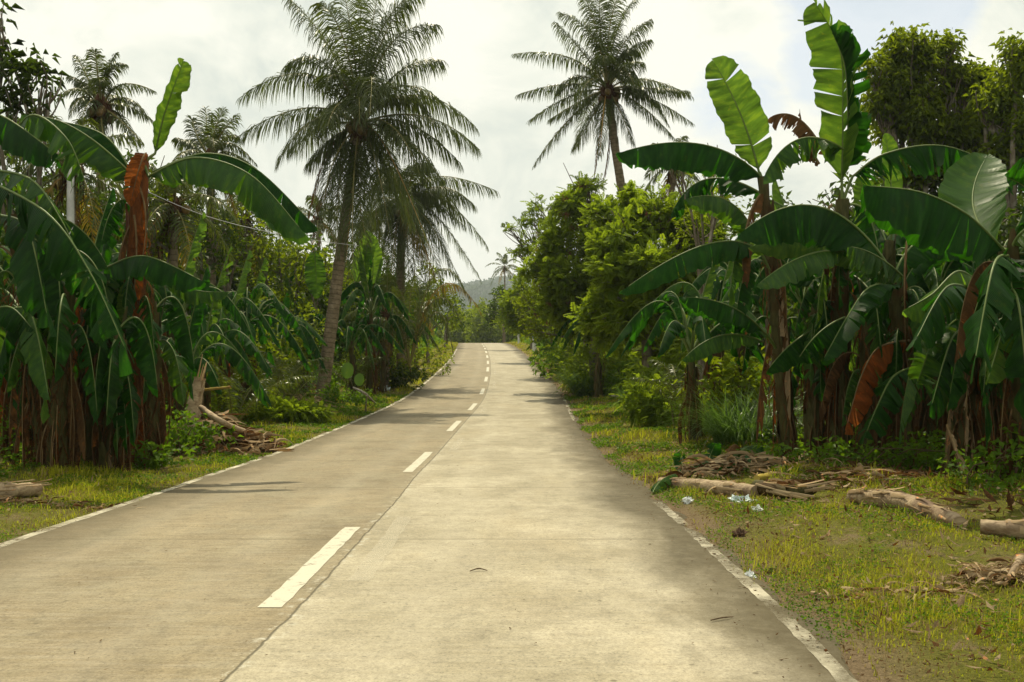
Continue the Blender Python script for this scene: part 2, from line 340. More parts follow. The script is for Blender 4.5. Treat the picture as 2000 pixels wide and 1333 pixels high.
def road_material():
    m, n, l, o = new_mat('road_concrete'); a = uvw(n); sep = n.new('ShaderNodeSeparateXYZ'); l.new(a.outputs['Vector'], sep.inputs[0])
    s, t = sep.outputs[0], sep.outputs[1]
    def coord(sx, sy):
        c = n.new('ShaderNodeCombineXYZ'); l.new(nmath(n, l, 'MULTIPLY', s, sx), c.inputs[0]); l.new(nmath(n, l, 'MULTIPLY', t, sy), c.inputs[1]); return c.outputs[0]
    wob = nmath(n, l, 'MULTIPLY_ADD', noise(n, l, coord(0, 1.0), 2.5, 5, 0.7), 0.07, -0.035)
    sw = nmath(n, l, 'ADD', s, wob)
    lane = nmath(n, l, 'GREATER_THAN', sw, 0.0)
    blot = noise(n, l, coord(1, 1), 0.55, 7, 0.62, 0.4)
    blot2 = noise(n, l, coord(1, 0.5), 1.7, 6, 0.65, 0.2)
    tinct = noise(n, l, coord(1, 0.35), 0.9, 5, 0.6, 0.5)
    streak = noise(n, l, coord(0.9, 9), 1.6, 8, 0.82, 0.15)
    fine = noise(n, l, coord(1, 1), 60.0, 3, 0.8)
    fine2 = noise(n, l, coord(1, 1), 16.0, 5, 0.8)
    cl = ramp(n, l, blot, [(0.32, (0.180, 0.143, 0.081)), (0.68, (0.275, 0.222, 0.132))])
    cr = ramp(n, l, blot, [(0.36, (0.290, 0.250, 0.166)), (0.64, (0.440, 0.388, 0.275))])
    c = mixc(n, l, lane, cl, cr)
    c = mixc(n, l, ramp(n, l, blot2, [(0.44, 0.0), (0.64, 0.6)]), c, (0.265, 0.230, 0.145))
    c = mixc(n, l, ramp(n, l, tinct, [(0.52, 0.0), (0.70, 0.38)]), c, (0.38, 0.305, 0.180))
    c = mixc(n, l, ramp(n, l, streak, [(0.45, 0.0), (0.72, 0.34)]), c, (0.47, 0.435, 0.345))
    c = mixc(n, l, ramp(n, l, streak, [(0.28, 0.40), (0.46, 0.0)]), c, (0.20, 0.17, 0.11))
    c = mixc(n, l, 1.0, c, ramp(n, l, fine, [(0.25, 0.55), (0.5, 1.0), (0.8, 1.22)]), 'MULTIPLY')
    c = mixc(n, l, 1.0, c, ramp(n, l, fine2, [(0.30, 0.84), (0.55, 1.0), (0.8, 1.08)]), 'MULTIPLY')
    grit = noise(n, l, coord(1, 1), 28.0, 4, 0.85)
    c = mixc(n, l, 1.0, c, ramp(n, l, grit, [(0.30, 0.40), (0.45, 0.96), (0.58, 1.02), (0.72, 1.30)]), 'MULTIPLY')
    vor = n.new('ShaderNodeTexVoronoi'); l.new(coord(1, 1), vor.inputs['Vector']); vor.inputs['Scale'].default_value = 3.2
    c = mixc(n, l, ramp(n, l, vor.outputs['Distance'], [(0.0, 0.75), (0.045, 0.6), (0.07, 0.0)]), c, (0.10, 0.085, 0.05))
    # darker soil-stained margins
    e = nmath(n, l, 'ADD', nmath(n, l, 'ABSOLUTE', s), nmath(n, l, 'MULTIPLY_ADD', blot2, 1.5, -0.75))
    rs = nmath(n, l, 'SUBTRACT', s, nmath(n, l, 'MULTIPLY_ADD', noise(n, l, coord(.6, .22), 1.3, 6, .6, .6), 2.4, -1.2))
    rst = nmath(n, l, 'MULTIPLY', ramp(n, l, nmath(n, l, 'DIVIDE', rs, 4.0), [(0.62, 0.0), (0.80, 1.0)]), nmath(n, l, 'MULTIPLY_ADD', noise(n, l, coord(1, 1), 6.0, 8, .8, .3), 1.5, 0.0))
    c = mixc(n, l, nmath(n, l, 'MINIMUM', rst, 0.95), c, (0.048, 0.039, 0.017))
    mot = noise(n, l, coord(1, .8), 5.0, 8, 0.8, .3)
    c = mixc(n, l, 1.0, c, ramp(n, l, mot, [(0.32, 0.74), (0.5, 1.0), (0.70, 1.12)]), 'MULTIPLY')
    wheel = nmath(n, l, 'MULTIPLY', ramp(n, l, nmath(n, l, 'ABSOLUTE', nmath(n, l, 'SUBTRACT', nmath(n, l, 'ABSOLUTE', nmath(n, l, 'SUBTRACT', nmath(n, l, 'ABSOLUTE', s), 1.65)), 0.8)), [(0.0, 1.0), (0.35, 0.0)]), 0.10)
    c = mixc(n, l, wheel, c, (0.46, 0.42, 0.32))
    ef = nmath(n, l, 'MULTIPLY', ramp(n, l, nmath(n, l, 'DIVIDE', e, 4.0), [(0.58, 0.0), (0.80, 1.0)]), nmath(n, l, 'MULTIPLY_ADD', noise(n, l, coord(1, 1), 3.0, 6, .7), 0.9, 0.25))
    c = mixc(n, l, ef, c, (0.080, 0.062, 0.029))
    # longitudinal joint with crumbled edge, transverse joints
    cj = nmath(n, l, 'ABSOLUTE', sw)
    dk = ramp(n, l, nmath(n, l, 'DIVIDE', cj, 0.1), [(0.04, 0.8), (0.13, 0.0)])
    chip = nmath(n, l, 'MULTIPLY', ramp(n, l, nmath(n, l, 'DIVIDE', cj, 0.2), [(0.15, 1.0), (0.55, 0.0)]), ramp(n, l, noise(n, l, coord(1, 1), 7.0, 6, 0.75), [(0.54, 0.0), (0.62, 0.8)]))
    tj = nmath(n, l, 'ABSOLUTE', nmath(n, l, 'SUBTRACT', nmath(n, l, 'FRACT', nmath(n, l, 'DIVIDE', nmath(n, l, 'ADD', nmath(n, l, 'ADD', t, nmath(n, l, 'MULTIPLY', noise(n, l, coord(1, 1), 3.0, 5), 0.03)), 1.62), 4.5)), 0.5))
    tl = ramp(n, l, tj, [(0.0, 0.0), (0.0012, 0.0), (0.0013, 0.0)])
    tl = nmath(n, l, 'LESS_THAN', tj, 0.0032)
    c = mixc(n, l, nmath(n, l, 'MULTIPLY', tl, 0.75), c, (0.09, 0.075, 0.04))
    c = mixc(n, l, chip, c, (0.46, 0.44, 0.36)); c = mixc(n, l, dk, c, (0.07, 0.06, 0.035))
    crack = ramp(n, l, noise(n, l, coord(1, 1), 0.9, 8, 0.6, 1.5), [(0.497, 0.0), (0.5, 0.30), (0.503, 0.0)])
    c = mixc(n, l, crack, c, (0.16, 0.14, 0.09))
    p = n.new('ShaderNodeBsdfPrincipled'); l.new(c, p.inputs['Base Color']); p.inputs['Roughness'].default_value = 0.78; p.inputs['Specular IOR Level'].default_value = 0.25
    h = nmath(n, l, 'ADD', nmath(n, l, 'MULTIPLY_ADD', fine, 0.5, nmath(n, l, 'MULTIPLY', streak, 0.6)), nmath(n, l, 'MULTIPLY', dk, -2.0))
    l.new(bump(n, l, h, 0.5, 0.006), p.inputs['Normal']); l.new(p.outputs[0], o.inputs[0]); return m
def paint_mat(name, col, wear, top=1.0, scale=5.0):
    m, n, l, o = new_mat(name); tcn = n.new('ShaderNodeTexCoord')
    nz = noise(n, l, tcn.outputs['Object'], scale, 12, 0.74, 0.1); f2 = noise(n, l, tcn.outputs['Object'], 45.0, 3, 0.8)
    c = mixc(n, l, ramp(n, l, f2, [(0.3, 0.30), (0.6, 0.0)]), col, (0.36, 0.31, 0.22))
    p = n.new('ShaderNodeBsdfPrincipled'); l.new(c, p.inputs['Base Color']); p.inputs['Roughness'].default_value = 0.6
    tr = n.new('ShaderNodeBsdfTransparent'); mx = n.new('ShaderNodeMixShader')
    l.new(ramp(n, l, nz, [(wear-0.12, 0.0), (wear+0.09, top)]), mx.inputs[0]); l.new(tr.outputs[0], mx.inputs[1]); l.new(p.outputs[0], mx.inputs[2]); l.new(mx.outputs[0], o.inputs[0]); return m
def ground_material():
    m, n, l, o = new_mat('verge_ground'); a = uvw(n); sep = n.new('ShaderNodeSeparateXYZ'); l.new(a.outputs['Vector'], sep.inputs[0])
    g = n.new('ShaderNodeNewGeometry'); pos = g.outputs['Position']
    b = noise(n, l, pos, 0.9, 7, 0.65, 0.3); f = noise(n, l, pos, 34.0, 6, 0.85); f3 = noise(n, l, pos, 70.0, 3, 0.8)
    grass = ramp(n, l, f, [(0.32, (0.045, 0.055, 0.006)), (0.7, (0.22, 0.215, 0.030))])
    dirt = ramp(n, l, f, [(0.3, (0.10, 0.070, 0.035)), (0.7, (0.30, 0.22, 0.13))])
    # sep[0]: distance outside the road edge (m), sep[1]: side
    off = nmath(n, l, 'ADD', sep.outputs[0], nmath(n, l, 'MULTIPLY_ADD', b, 1.3, -0.65))
    right = sep.outputs[1]
    nd = nmath(n, l, 'MULTIPLY', ramp(n, l, nmath(n, l, 'DIVIDE', off, 3.0), [(0.03, 1.0), (0.24, 0.0)]), nmath(n, l, 'MULTIPLY_ADD', right, 0.75, 0.25))
    patch = ramp(n, l, noise(n, l, pos, 1.6, 6, 0.7, 0.4), [(0.50, 0.0), (0.66, 0.85)])
    c = mixc(n, l, nmath(n, l, 'MAXIMUM', nd, patch), grass, dirt)
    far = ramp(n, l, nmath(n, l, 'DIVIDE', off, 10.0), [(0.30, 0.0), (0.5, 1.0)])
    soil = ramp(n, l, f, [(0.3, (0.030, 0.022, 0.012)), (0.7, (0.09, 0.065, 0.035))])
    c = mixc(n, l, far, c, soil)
    c = mixc(n, l, 1.0, c, ramp(n, l, f3, [(0.25, 0.6), (0.7, 1.2)]), 'MULTIPLY')
    p = n.new('ShaderNodeBsdfPrincipled'); l.new(c, p.inputs['Base Color']); p.inputs['Roughness'].default_value = 0.95; p.inputs['Specular IOR Level'].default_value = 0.1
    l.new(bump(n, l, nmath(n, l, 'ADD', f, f3), 0.8, 0.03), p.inputs['Normal']); l.new(p.outputs[0], o.inputs[0]); return m
M['road'] = road_material(); M['ground'] = ground_material()
M['paint'] = paint_mat('line_paint', (0.50, 0.47, 0.36), 0.37, 1.0, 9.0)
M['paint_worn'] = paint_mat('line_paint_worn', (0.50, 0.455, 0.33), 0.565, 0.92, 1.1)
M['paint_left'] = paint_mat('line_paint_left', (0.62, 0.57, 0.42), 0.50, 0.95, 1.0)
M['paint_faded'] = paint_mat('line_paint_faded', (0.62, 0.565, 0.42), 0.34, 0.28)

# ---------------------------------------------------------------- the setting: ground, road, markings
def build_ground():
    ys = YS[YS <= 3000]
    offs = np.array([0.02, 0.15, 0.4, 0.8, 1.2, 1.7, 2.3, 3, 4, 5.5, 8, 12, 20, 40, 90, 200, 500, 1500, 4000])
    cols = np.concatenate([-(RW/2+offs[::-1]), [-1.5, 0, 1.5], RW/2+offs])
    X = road_x(ys)[:, None]+cols[None, :]; Y = np.repeat(ys[:, None], len(cols), 1)
    Z = gz(X, Y)
    o = np.abs(cols)-RW/2
    Z = Z+np.clip((np.abs(cols)-40)/200, 0, 1)[None, :]*np.where(np.abs(cols) > 40, 2.0, 0)[None, :]
    U = np.zeros(X.shape+(3,)); U[..., 0] = np.clip(o, 0, None)[None, :]; U[..., 1] = (cols > 0)[None, :]
    n, k = X.shape; i, j = np.meshgrid(np.arange(n-1), np.arange(k-1), indexing='ij')
    Q = np.stack([i*k+j, i*k+j+1, (i+1)*k+j+1, (i+1)*k+j], -1).reshape(-1, 4)
    mb = MB(); mb.add(np.stack([X, Y, Z], -1), U, Q); kind(mb.obj('ground', M['ground']), 'structure')
    ys = YS[(YS <= 330)]; ys = np.unique(np.concatenate([ys, np.arange(2, 40, 0.25)]))
    cols = np.concatenate([[-RW/2-0.10, -RW/2], np.linspace(-RW/2+.3, RW/2-.3, 11), [RW/2, RW/2+0.10]])
    jag = 0.06*np.sin(ys*2.3)+0.05*np.sin(ys*5.1+1)+0.05*np.sin(ys*0.8+2)+0.03*rng.normal(size=len(ys))
    jag2 = 0.04*np.sin(ys*1.9)+0.03*np.sin(ys*4.1+1)+0.02*rng.normal(size=len(ys))
    C = np.repeat(cols[None, :], len(ys), 0); C[:, -2:] += np.clip(jag, -.12, .12)[:, None]; C[:, :2] += jag2[:, None]
    X = road_x(ys)[:, None]+C; Y = np.repeat(ys[:, None], C.shape[1], 1); Z = road_z(ys)[:, None]+0.0*C
    Z[:, 0] -= 0.09; Z[:, -1] -= 0.09
    U = np.zeros(X.shape+(3,)); U[..., 0] = C; U[..., 1] = Y
    n, k = X.shape; i, j = np.meshgrid(np.arange(n-1), np.arange(k-1), indexing='ij')
    Q = np.stack([i*k+j, i*k+j+1, (i+1)*k+j+1, (i+1)*k+j], -1).reshape(-1, 4)
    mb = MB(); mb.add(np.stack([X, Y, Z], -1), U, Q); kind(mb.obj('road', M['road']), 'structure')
def strip(s0, y0, y1, w, mat, jag=0.0, step=0.3, follow=0.004, taper=0.0):
    n = max(2, int((y1-y0)/step)+1); ys = np.linspace(y0, y1, n)
    a = s0-w/2+jag*rng.normal(size=n); b = s0+w/2+jag*rng.normal(size=n)
    if taper: f = np.minimum(1, np.minimum(np.arange(n), np.arange(n)[::-1])/2.0+0.25); a = s0+(a-s0)*f; b = s0+(b-s0)*f
    X = road_x(ys); Z = road_z(ys)+follow
    V = np.stack([np.stack([X+a, ys, Z], -1), np.stack([X+b, ys, Z], -1)], 1).reshape(-1, 3)
    U = np.zeros((2*n, 3)); U[:, 0] = 0.5
    Q = [(2*i, 2*i+1, 2*i+3, 2*i+2) for i in range(n-1)]
    mb = MB(); org = (float(X[0]), y0, float(Z[0])); mb.add(V, U, Q); o = mb.obj('road_marking', mat, origin=org); kind(o, 'structure'); return o
build_ground()
DASH = [(1187, 1030), (922, 883), (842, 822), (801, 788), (770, 759), (745, 736), (725.5, 717), (711, 704.7), (699, 694), (689.5, 685.5), (682, 679.5), (677, 675), (673, 671.6)]
for a, b in DASH:
    ya, yb = row_depth(a), row_depth(b); strip(-0.20, ya, max(yb, ya+2.6), 0.165, M['paint'], 0.004, 0.15)
for a, b in [(1135, 1010), (880, 856), (806, 796), (756, 746), (732, 726), (712, 707), (698, 694)]:
    strip(0.27, row_depth(a), row_depth(b), 0.17, M['paint_faded'], 0.012, 0.15)
for y0, y1 in [(4.4, 12.4), (30, 41)]:
    strip(RW/2-0.08, y0, y1, 0.105, M['paint_worn'], 0.006, 0.10)
for y0, y1 in [(6, 19), (19.5, 52), (52, 110)]:
    strip(-RW/2+0.06, y0, y1, 0.12, M['paint_left'], 0.008, 0.2)

# ---------------------------------------------------------------- banana plants
UPV = np.array([0, 0, 1.0])
def banana_blade(mb, p0, p1, p2, W, side='h', foldL=55, foldR=55, tears=3, shred=0.0, curl=18, rnd=0.5, n=44, roll=0, blunt=2.8, ragged=0.0, m=0, mrib=1, ribr=0.022, petiole=None, tearside=None):
    """one leaf: midrib from p0 over p1 (on the curve) to p2, two half blades cut into strips"""
    pts, tg = bez(p0, p1, p2, n) if not isinstance(p1, list) else poly([p0]+p1+[p2], n)
    chord = np.asarray(p2, float)-np.asarray(p0, float)
    if side == 'v':
        view = np.array([0, 1.0, 0]); s = np.cross(tg, view)
    else:
        h = chord*np.array([1, 1, 0]); h = h/max(np.linalg.norm(h), 1e-6); s0 = np.cross(h, UPV)
        s = s0[None, :]-(tg@s0)[:, None]*tg
    s = norm(s); nn = norm(np.cross(s, tg))
    if side == 'h' and abs(nn[:n//3, 2].mean()) > .05 and nn[:n//3, 2].mean() < 0: nn = -nn
    if roll:
        r = math.radians(roll); s, nn = s*math.cos(r)+nn*math.sin(r), nn*math.cos(r)-s*math.sin(r)
    u = np.linspace(0, 1, n)
    prof = np.clip(1-np.abs(2*u-1)**blunt, 0, 1)**0.5
    prof *= np.interp(u, [0, .12, .5, .85, 1], [0.75, 0.95, 1.0, 0.93, 0.8])
    m_ = 6; vs = np.linspace(0, 1, m_+1)
    length = np.linalg.norm(np.diff(pts, axis=0), axis=1).sum()
    def ev(uu, arr):
        x = np.clip(uu, 0, 1)*(n-1); i = np.minimum(x.astype(int), n-2); f = (x-i)[..., None]
        return arr[i]*(1-f)+arr[i+1]*f
    for k, fold in ((1, foldR), (-1, foldL)):
        nt = tears if np.isscalar(tears) else tears[0 if k == 1 else 1]
        if nt < 5 and W > .45 and side != 'v': nt += int(rng.integers(2, 5)); shred = max(shred, .10)
        cuts = np.sort(np.concatenate([[0, 1], rng.uniform(0.04, 0.97, nt)]))
        ph = rng.uniform(0, 6.28, 4)
        for a, b in zip(cuts[:-1], cuts[1:]):
            if b-a < 0.004: continue
            ns = max(2, int((b-a)*n)+2); us = np.linspace(a, b, ns)
            d1 = rng.normal()*shred*26; skew = rng.normal()*shred*0.06; lw = 1-abs(rng.normal())*ragged
            if ragged and rng.random() < ragged*0.35: lw *= rng.uniform(.2, .7)
            shrink = 0.5*min(0.012+0.02*shred, (b-a)*0.35)
            UU = us[:, None]+(vs[None, :]**1.1)*(0.045+skew)
            cen = (a+b)/2
            UU = UU+(cen-us)[:, None]*vs[None, :]*(0.0 if nt <= 1 else min(0.6, shrink/(b-a+1e-6)*2))
            base = ev(us, pts)[:, None, :]*np.ones((1, m_+1, 1)); w = np.interp(us, u, prof)[:, None]*W/2*lw*(1+.035*np.sin(us*31+ph[3])+.02*np.sin(us*83+ph[1]))[:, None]
            ss = ev(UU, s); nv = ev(UU, nn); tt = ev(UU, tg)
            wav = (8*np.sin(us*13+ph[0])+5*np.sin(us*37+ph[1])+3*np.sin(us*71+ph[2]))*(.45 if side == 'v' else 1)
            ang0 = fold+wav+d1*0.4
            V = base.copy(); V += (UU-us[:, None])[..., None]*tt*length
            px = np.zeros((ns,)); pz = np.zeros((ns,)); prev = 0
            XX = np.zeros((ns, m_+1)); ZZ = np.zeros((ns, m_+1))
            for j in range(1, m_+1):
                ang = np.radians(np.clip(ang0+(curl+d1*0.6)*(vs[j]*1.6-0.3), -95, 118))
                dv = (vs[j]-vs[j-1])*w[:, 0]
                px = px+np.cos(ang)*dv; pz = pz-np.sin(ang)*dv; XX[:, j] = px; ZZ[:, j] = pz
            rip = 0.012*np.sin(us*90+ph[2])[:, None]*vs[None, :]*(W/0.6)
            V += k*ss*XX[..., None]+nv*(ZZ+rip)[..., None]
            if shred > .2:
                V[..., 2] -= (vs[None, :]**2)*shred*0.10*rng.uniform(.2, 1)
            U = np.zeros(V.shape); U[..., 0] = us[:, None]*1.0; U[..., 1] = vs[None, :]*lw; U[..., 2] = np.clip(rnd+0.1*rng.normal(), 0, 1)
            i, j = np.meshgrid(np.arange(ns-1), np.arange(m_), indexing='ij'); kk = m_+1
            mb.add(V, U, np.stack([i*kk+j, i*kk+j+1, (i+1)*kk+j+1, (i+1)*kk+j], -1).reshape(-1, 4), m=m)
    rp, rt = pts, tg
    if petiole is not None:
        q, _ = poly([petiole, (np.asarray(petiole)+pts[0])/2+np.array([0, 0, .04]), pts[0]], 7)
        rp = np.vstack([q[:-1], pts]); rt = norm(np.gradient(rp, axis=0))
        rad = np.concatenate([np.full(6, ribr*1.25), np.linspace(ribr, ribr*0.2, n)])
    else: rad = np.linspace(ribr, ribr*0.2, n)
    tube(mb, rp[::2] if len(rp) > 30 else rp, (rt[::2] if len(rp) > 30 else rt), rad[::2] if len(rp) > 30 else rad, 6, rnd, m=mrib)

KIND = {'g': ('banana', 'midrib'), 'p': ('banana_pale', 'midrib'), 'y': ('banana_young_lit', 'midrib'), 'd': ('dead', 'midrib_dead'), 'r': ('rust', 'midrib_dead'), 's': ('straw', 'midrib_dead')}
def bleaf(parent, p0, p1, p2, W, kind_='g', name=None, **k):
    mb = MB(); banana_blade(mb, p0, p1, p2, W, rnd=k.pop('rnd', rng.uniform(0.2, 0.9)), **k)
    a, b = KIND[kind_]
    return mb.obj(name or ('dead_leaf' if kind_ in 'drs' else 'leaf'), [M[a], M[b]], parent)
def pseudostem(parent, pts, r0, r1, mat='stem', name='pseudostem'):
    mb = MB(); p, t = poly(pts, 22); r = np.linspace(r0, r1, 22)*(1+0.05*rng.normal(size=22)); r[0] *= 1.2
    tube(mb, p, t, r, 14, 0.4, jitter=0.04)
    # overlapping sheath flaps that make the outline uneven
    for i in range(16):
        k = rng.integers(0, 19); a = rng.uniform(0, 6.28); ra = r[k]*1.06
        out_ = np.array([math.cos(a), math.sin(a), 0]); sd = np.array([-math.sin(a), math.cos(a), 0]); h = rng.uniform(.25, .6); w = rng.uniform(.05, .13)
        seg = np.linspace(0, 1, 5)[:, None]
        c = p[k]+out_*(ra+seg**2*rng.uniform(.02, .10))+UPV*seg*h
        wv = sd*w*(1-seg**2*0.75)
        V = np.stack([c-wv, c+out_*0.015, c+wv], 1).reshape(-1, 3); U = np.tile([0.3, .2, rng.random()], (15, 1))
        Q = [(3*i_+j_, 3*i_+j_+1, 3*i_+j_+4, 3*i_+j_+3) for i_ in range(4) for j_ in range(2)]
        mb.add(V, U, Q)
    return mb.obj(name, M[mat], parent)
def skirt(parent, top, bottom, r, count, kind_='d', lmin=1.0, lmax=2.2, W=0.24, spread=0.16):
    """dead leaves hanging against the stem"""
    top = np.asarray(top, float); bottom = np.asarray(bottom, float)
    for i in range(int(count*1.4)):
        f = rng.uniform(0.0, 0.8); p = top*(1-f)+bottom*f; a = rng.uniform(0, 6.28)
        if math.sin(a) > 0.3 and rng.random() < .55: a = -a
        o = np.array([math.cos(a), math.sin(a), 0]); L = min(rng.uniform(min(lmin, lmax*.5), lmax), max(.5, p[2]-bottom[2]+0.05))
        s = rng.uniform(.5, 1.4)*spread
        p0 = p+o*r*1.0; p1 = p+o*(r+s)+UPV*(-L*0.42); p2 = p+o*(r+s*rng.uniform(.5, 1.5))+UPV*(-L)
        kk = kind_ if rng.random() < 0.8 else rng.choice(list('drs'))
        bleaf(parent, p0+UPV*.05, p1, p2, W*rng.uniform(.7, 1.3), kk, foldL=rng.uniform(55, 100), foldR=rng.uniform(55, 100), tears=int(rng.integers(6, 14)), shred=1.0, curl=35, n=22, ragged=0.4, ribr=0.012)
def fibres(parent, top, bottom, r, n, name='hanging_fibres', mat='dead', spread=.12):
    """narrow dry strips hanging down the stem, one loose mass"""
    top = np.asarray(top, float); bottom = np.asarray(bottom, float); mb = MB()
    f = rng.uniform(0, .92, n)**0.9; p = top*(1-f[:, None])+bottom*f[:, None]; a = rng.uniform(0, 6.283, n)
    o = np.stack([np.cos(a), np.sin(a), 0*a], -1); sd = np.stack([-np.sin(a), np.cos(a), 0*a], -1)
    L = np.minimum(rng.uniform(.15, .8, n), np.maximum(.15, p[:, 2]-bottom[2]+.02)); w = rng.uniform(.004, .02, n); k = 5
    V = np.zeros((n, k, 2, 3)); ph = rng.uniform(0, 6.28, n); s2 = rng.uniform(.2, 1.2, n)*spread
    for j in range(k):
        q = j/(k-1)
        c = p+o*(r*1.03+s2*np.sin(q*2.2)*.9)[:, None]+sd*(0.05*np.sin(ph+q*4))[:, None]-UPV*(q*L)[:, None]
        ww = (w*(1-.7*q))[:, None]; tw = norm(sd+o*np.sin(ph+q*3)[:, None]*.8)
        V[:, j, 0] = c-tw*ww; V[:, j, 1] = c+tw*ww
    U = np.zeros((n, k, 2, 3)); U[..., 0] = np.arange(k)[None, :, None]/k; U[..., 2] = rng.random(n)[:, None, None]
    b = np.arange(n)[:, None]*(2*k)
    Q = np.concatenate([b+np.array([[2*j, 2*j+1, 2*j+3, 2*j+2]]) for j in range(k-1)])
    mb.add(V.reshape(-1, 3), U.reshape(-1, 3), Q); o_ = mb.obj(name, M[mat], parent); kind(o_, 'stuff'); return o_

def random_banana(name_loc, label, h=2.6, nl=8, scale=1.0, seed=0, group=None, dead=3, young=1, shredded=0.5, cat='banana plant', r=0.13, lean=None, spin=None):
    global rng
    keep = rng; rng = np.random.default_rng(seed)
    base = np.asarray(name_loc, float); root = thing('banana_plant', label, cat, base, group)
    top = base+np.array([rng.normal()*.15, rng.normal()*.15, h])
    if lean is not None: top = base+np.asarray(lean, float)+np.array([0, 0, h])
    pseudostem(root, [base-UPV*.1, (base+top)/2+rng.normal(size=3)*[.05, .05, 0], top], r, r*.55)
    a0 = rng.uniform(0, 6.28) if spin is None else spin
    nl = nl+3
    for i in range(nl):
        a = a0+i*2.4; yo = i < young
        el = math.radians(78 if yo else rng.uniform(25, 62)); L = rng.uniform(1.6, 2.4)*scale
        hd = np.array([math.cos(a), math.sin(a), 0]); dr = hd*math.cos(el)+UPV*math.sin(el)
        p0 = top+dr*.35*scale
        if yo: p1 = p0+dr*L*.5; p2 = p0+dr*L*.97+hd*.1
        else: p1 = p0+dr*L*.45+UPV*.02; p2 = p0+hd*L*(.70+.15*math.cos(el))+UPV*(L*math.sin(el)*.45-L*rng.uniform(.35, .75))
        sh = rng.random() < shredded
        bleaf(root, p0, p1, p2, rng.uniform(.38, .54)*scale, ('y' if rng.random() < .5 else 'g') if yo else ('p' if rng.random() < .25 else 'g'), petiole=top-UPV*.15, foldL=rng.uniform(20, 70), foldR=rng.uniform(20, 70),
              tears=int(rng.integers(12, 26)) if sh else int(rng.integers(3, 9)), shred=.75 if sh else .3, ragged=.12 if sh else 0.02, n=30, curl=20)
    if dead: skirt(root, top, base, r, dead, lmax=h*.8); fibres(root, top-UPV*.3, base, r, 70)
    rng = keep; return root

# ---------------------------------------------------------------- palms
def frond_mesh(mb, p0, p1, p2, L=0.75, npairs=60, droop=0.5, w=0.035, vee=0.25, u0=0.16, m=0, mr=1, rr=0.035, on=True, irregular=0.12, rnd=None):
    n = 26; pts, tg = bez(p0, p1, p2, n, on)
    chord = np.asarray(p2, float)-np.asarray(p0, float); h = chord*np.array([1, 1, 0]); hl = np.linalg.norm(h)
    h = h/hl if hl > 0.15 else np.array([0.3, -1, 0]); s0 = np.cross(h, UPV)
    s = norm(s0[None, :]-(tg@s0)[:, None]*tg); nn = norm(np.cross(s, tg))
    if nn[:8, 2].mean() < -0.05: nn = -nn
    x = np.linspace(0, 1, n)
    rnd = rng.uniform(.2, .9) if rnd is None else rnd
    length = np.linalg.norm(np.diff(pts, axis=0), axis=1).sum()
    for k in (-1, 1):
        u = np.linspace(u0, 0.995, npairs)+rng.normal(size=npairs)*.004
        u = np.clip(u, 0, 1); idx = u*(n-1); i = np.minimum(idx.astype(int), n-2); f = (idx-i)[:, None]
        c = pts[i]*(1-f)+pts[i+1]*f; t = tg[i]; ss = s[i]; nv = nn[i]
        v = (u-u0)/(1-u0)
        ll = L*np.interp(v, [0, .12, .35, .65, .88, 1], [.55, .88, 1, .86, .58, .32])*(1+irregular*rng.normal(size=npairs))
        ang = np.radians(np.interp(v, [0, .5, 1], [78, 62, 26])+rng.normal(size=npairs)*5)
        ve = vee*(1+.5*rng.normal(size=npairs))
        d = norm(k*ss*np.sin(ang)[:, None]+t*np.cos(ang)[:, None]+nv*ve[:, None])
        g = np.array([0, 0, -1.0]); dr = droop*(0.7+.6*rng.random(npairs))[:, None]
        d1 = norm(d+g*dr*.55); d2 = norm(d+g*dr*2.1); d3 = norm(d+g*dr*4.5)
        q0 = c; q1 = q0+d1*(ll*.35)[:, None]; q2 = q1+d2*(ll*.35)[:, None]; q3 = q2+d3*(ll*.32)[:, None]
        wv = norm(t+0.35*rng.normal(size=(npairs, 3)))*w/2
        V = np.stack([q0-wv*.6, q0+wv*.6, q1-wv, q1+wv, q2-wv*.8, q2+wv*.8, q3], 1)
        U = np.zeros((npairs, 7, 3)); U[..., 0] = np.array([0, 0, .4, .4, .7, .7, 1])[None]; U[..., 2] = np.clip(rnd+.2*rng.normal(size=npairs), 0, 1)[:, None]
        b = np.arange(npairs)[:, None]*7
        mb.add(V, U, Q=np.concatenate([b+np.array([[0, 1, 3, 2]]), b+np.array([[2, 3, 5, 4]])]), T=b+np.array([[4, 5, 6]]), m=m)
    tube(mb, pts, tg, np.linspace(rr, rr*.15, n), 5, .5, m=mr)
def frond(parent, p0, p1, p2, mats=('palm', 'rachis'), name='frond', **k):
    mb = MB(); frond_mesh(mb, p0, p1, p2, **k); return mb.obj(name, [M[mats[0]], M[mats[1]]], parent)
def palm_trunk(parent, pts, r0, r1, n=40):
    mb = MB(); p, t = poly(pts, n); r = np.linspace(r0, r1, n); r[0] *= 1.35; r[1] *= 1.15
    r = r*(1+0.04*(np.arange(n) % 2)); tube(mb, p, t, r, 12, .5, jitter=.015); return mb.obj('trunk', M['palm_bark'], parent)
def nuts(parent, c, n, R=.45, r=.13):
    for i in range(n):
        a = rng.uniform(0, 6.28); o = np.array([math.cos(a)*R*rng.uniform(.5, 1), math.sin(a)*R*rng.uniform(.5, 1), -rng.uniform(.05, .55)])
        th = np.linspace(0, np.pi, 8); pts = c+o+np.stack([0*th, 0*th, -np.cos(th)*r*1.2], -1)
        mb = MB(); tube(mb, pts, np.tile([0, 0, 1.0], (8, 1)), np.sin(th)*r+.002, 9, .5); mb.obj('coconut', M['coconut'], parent)
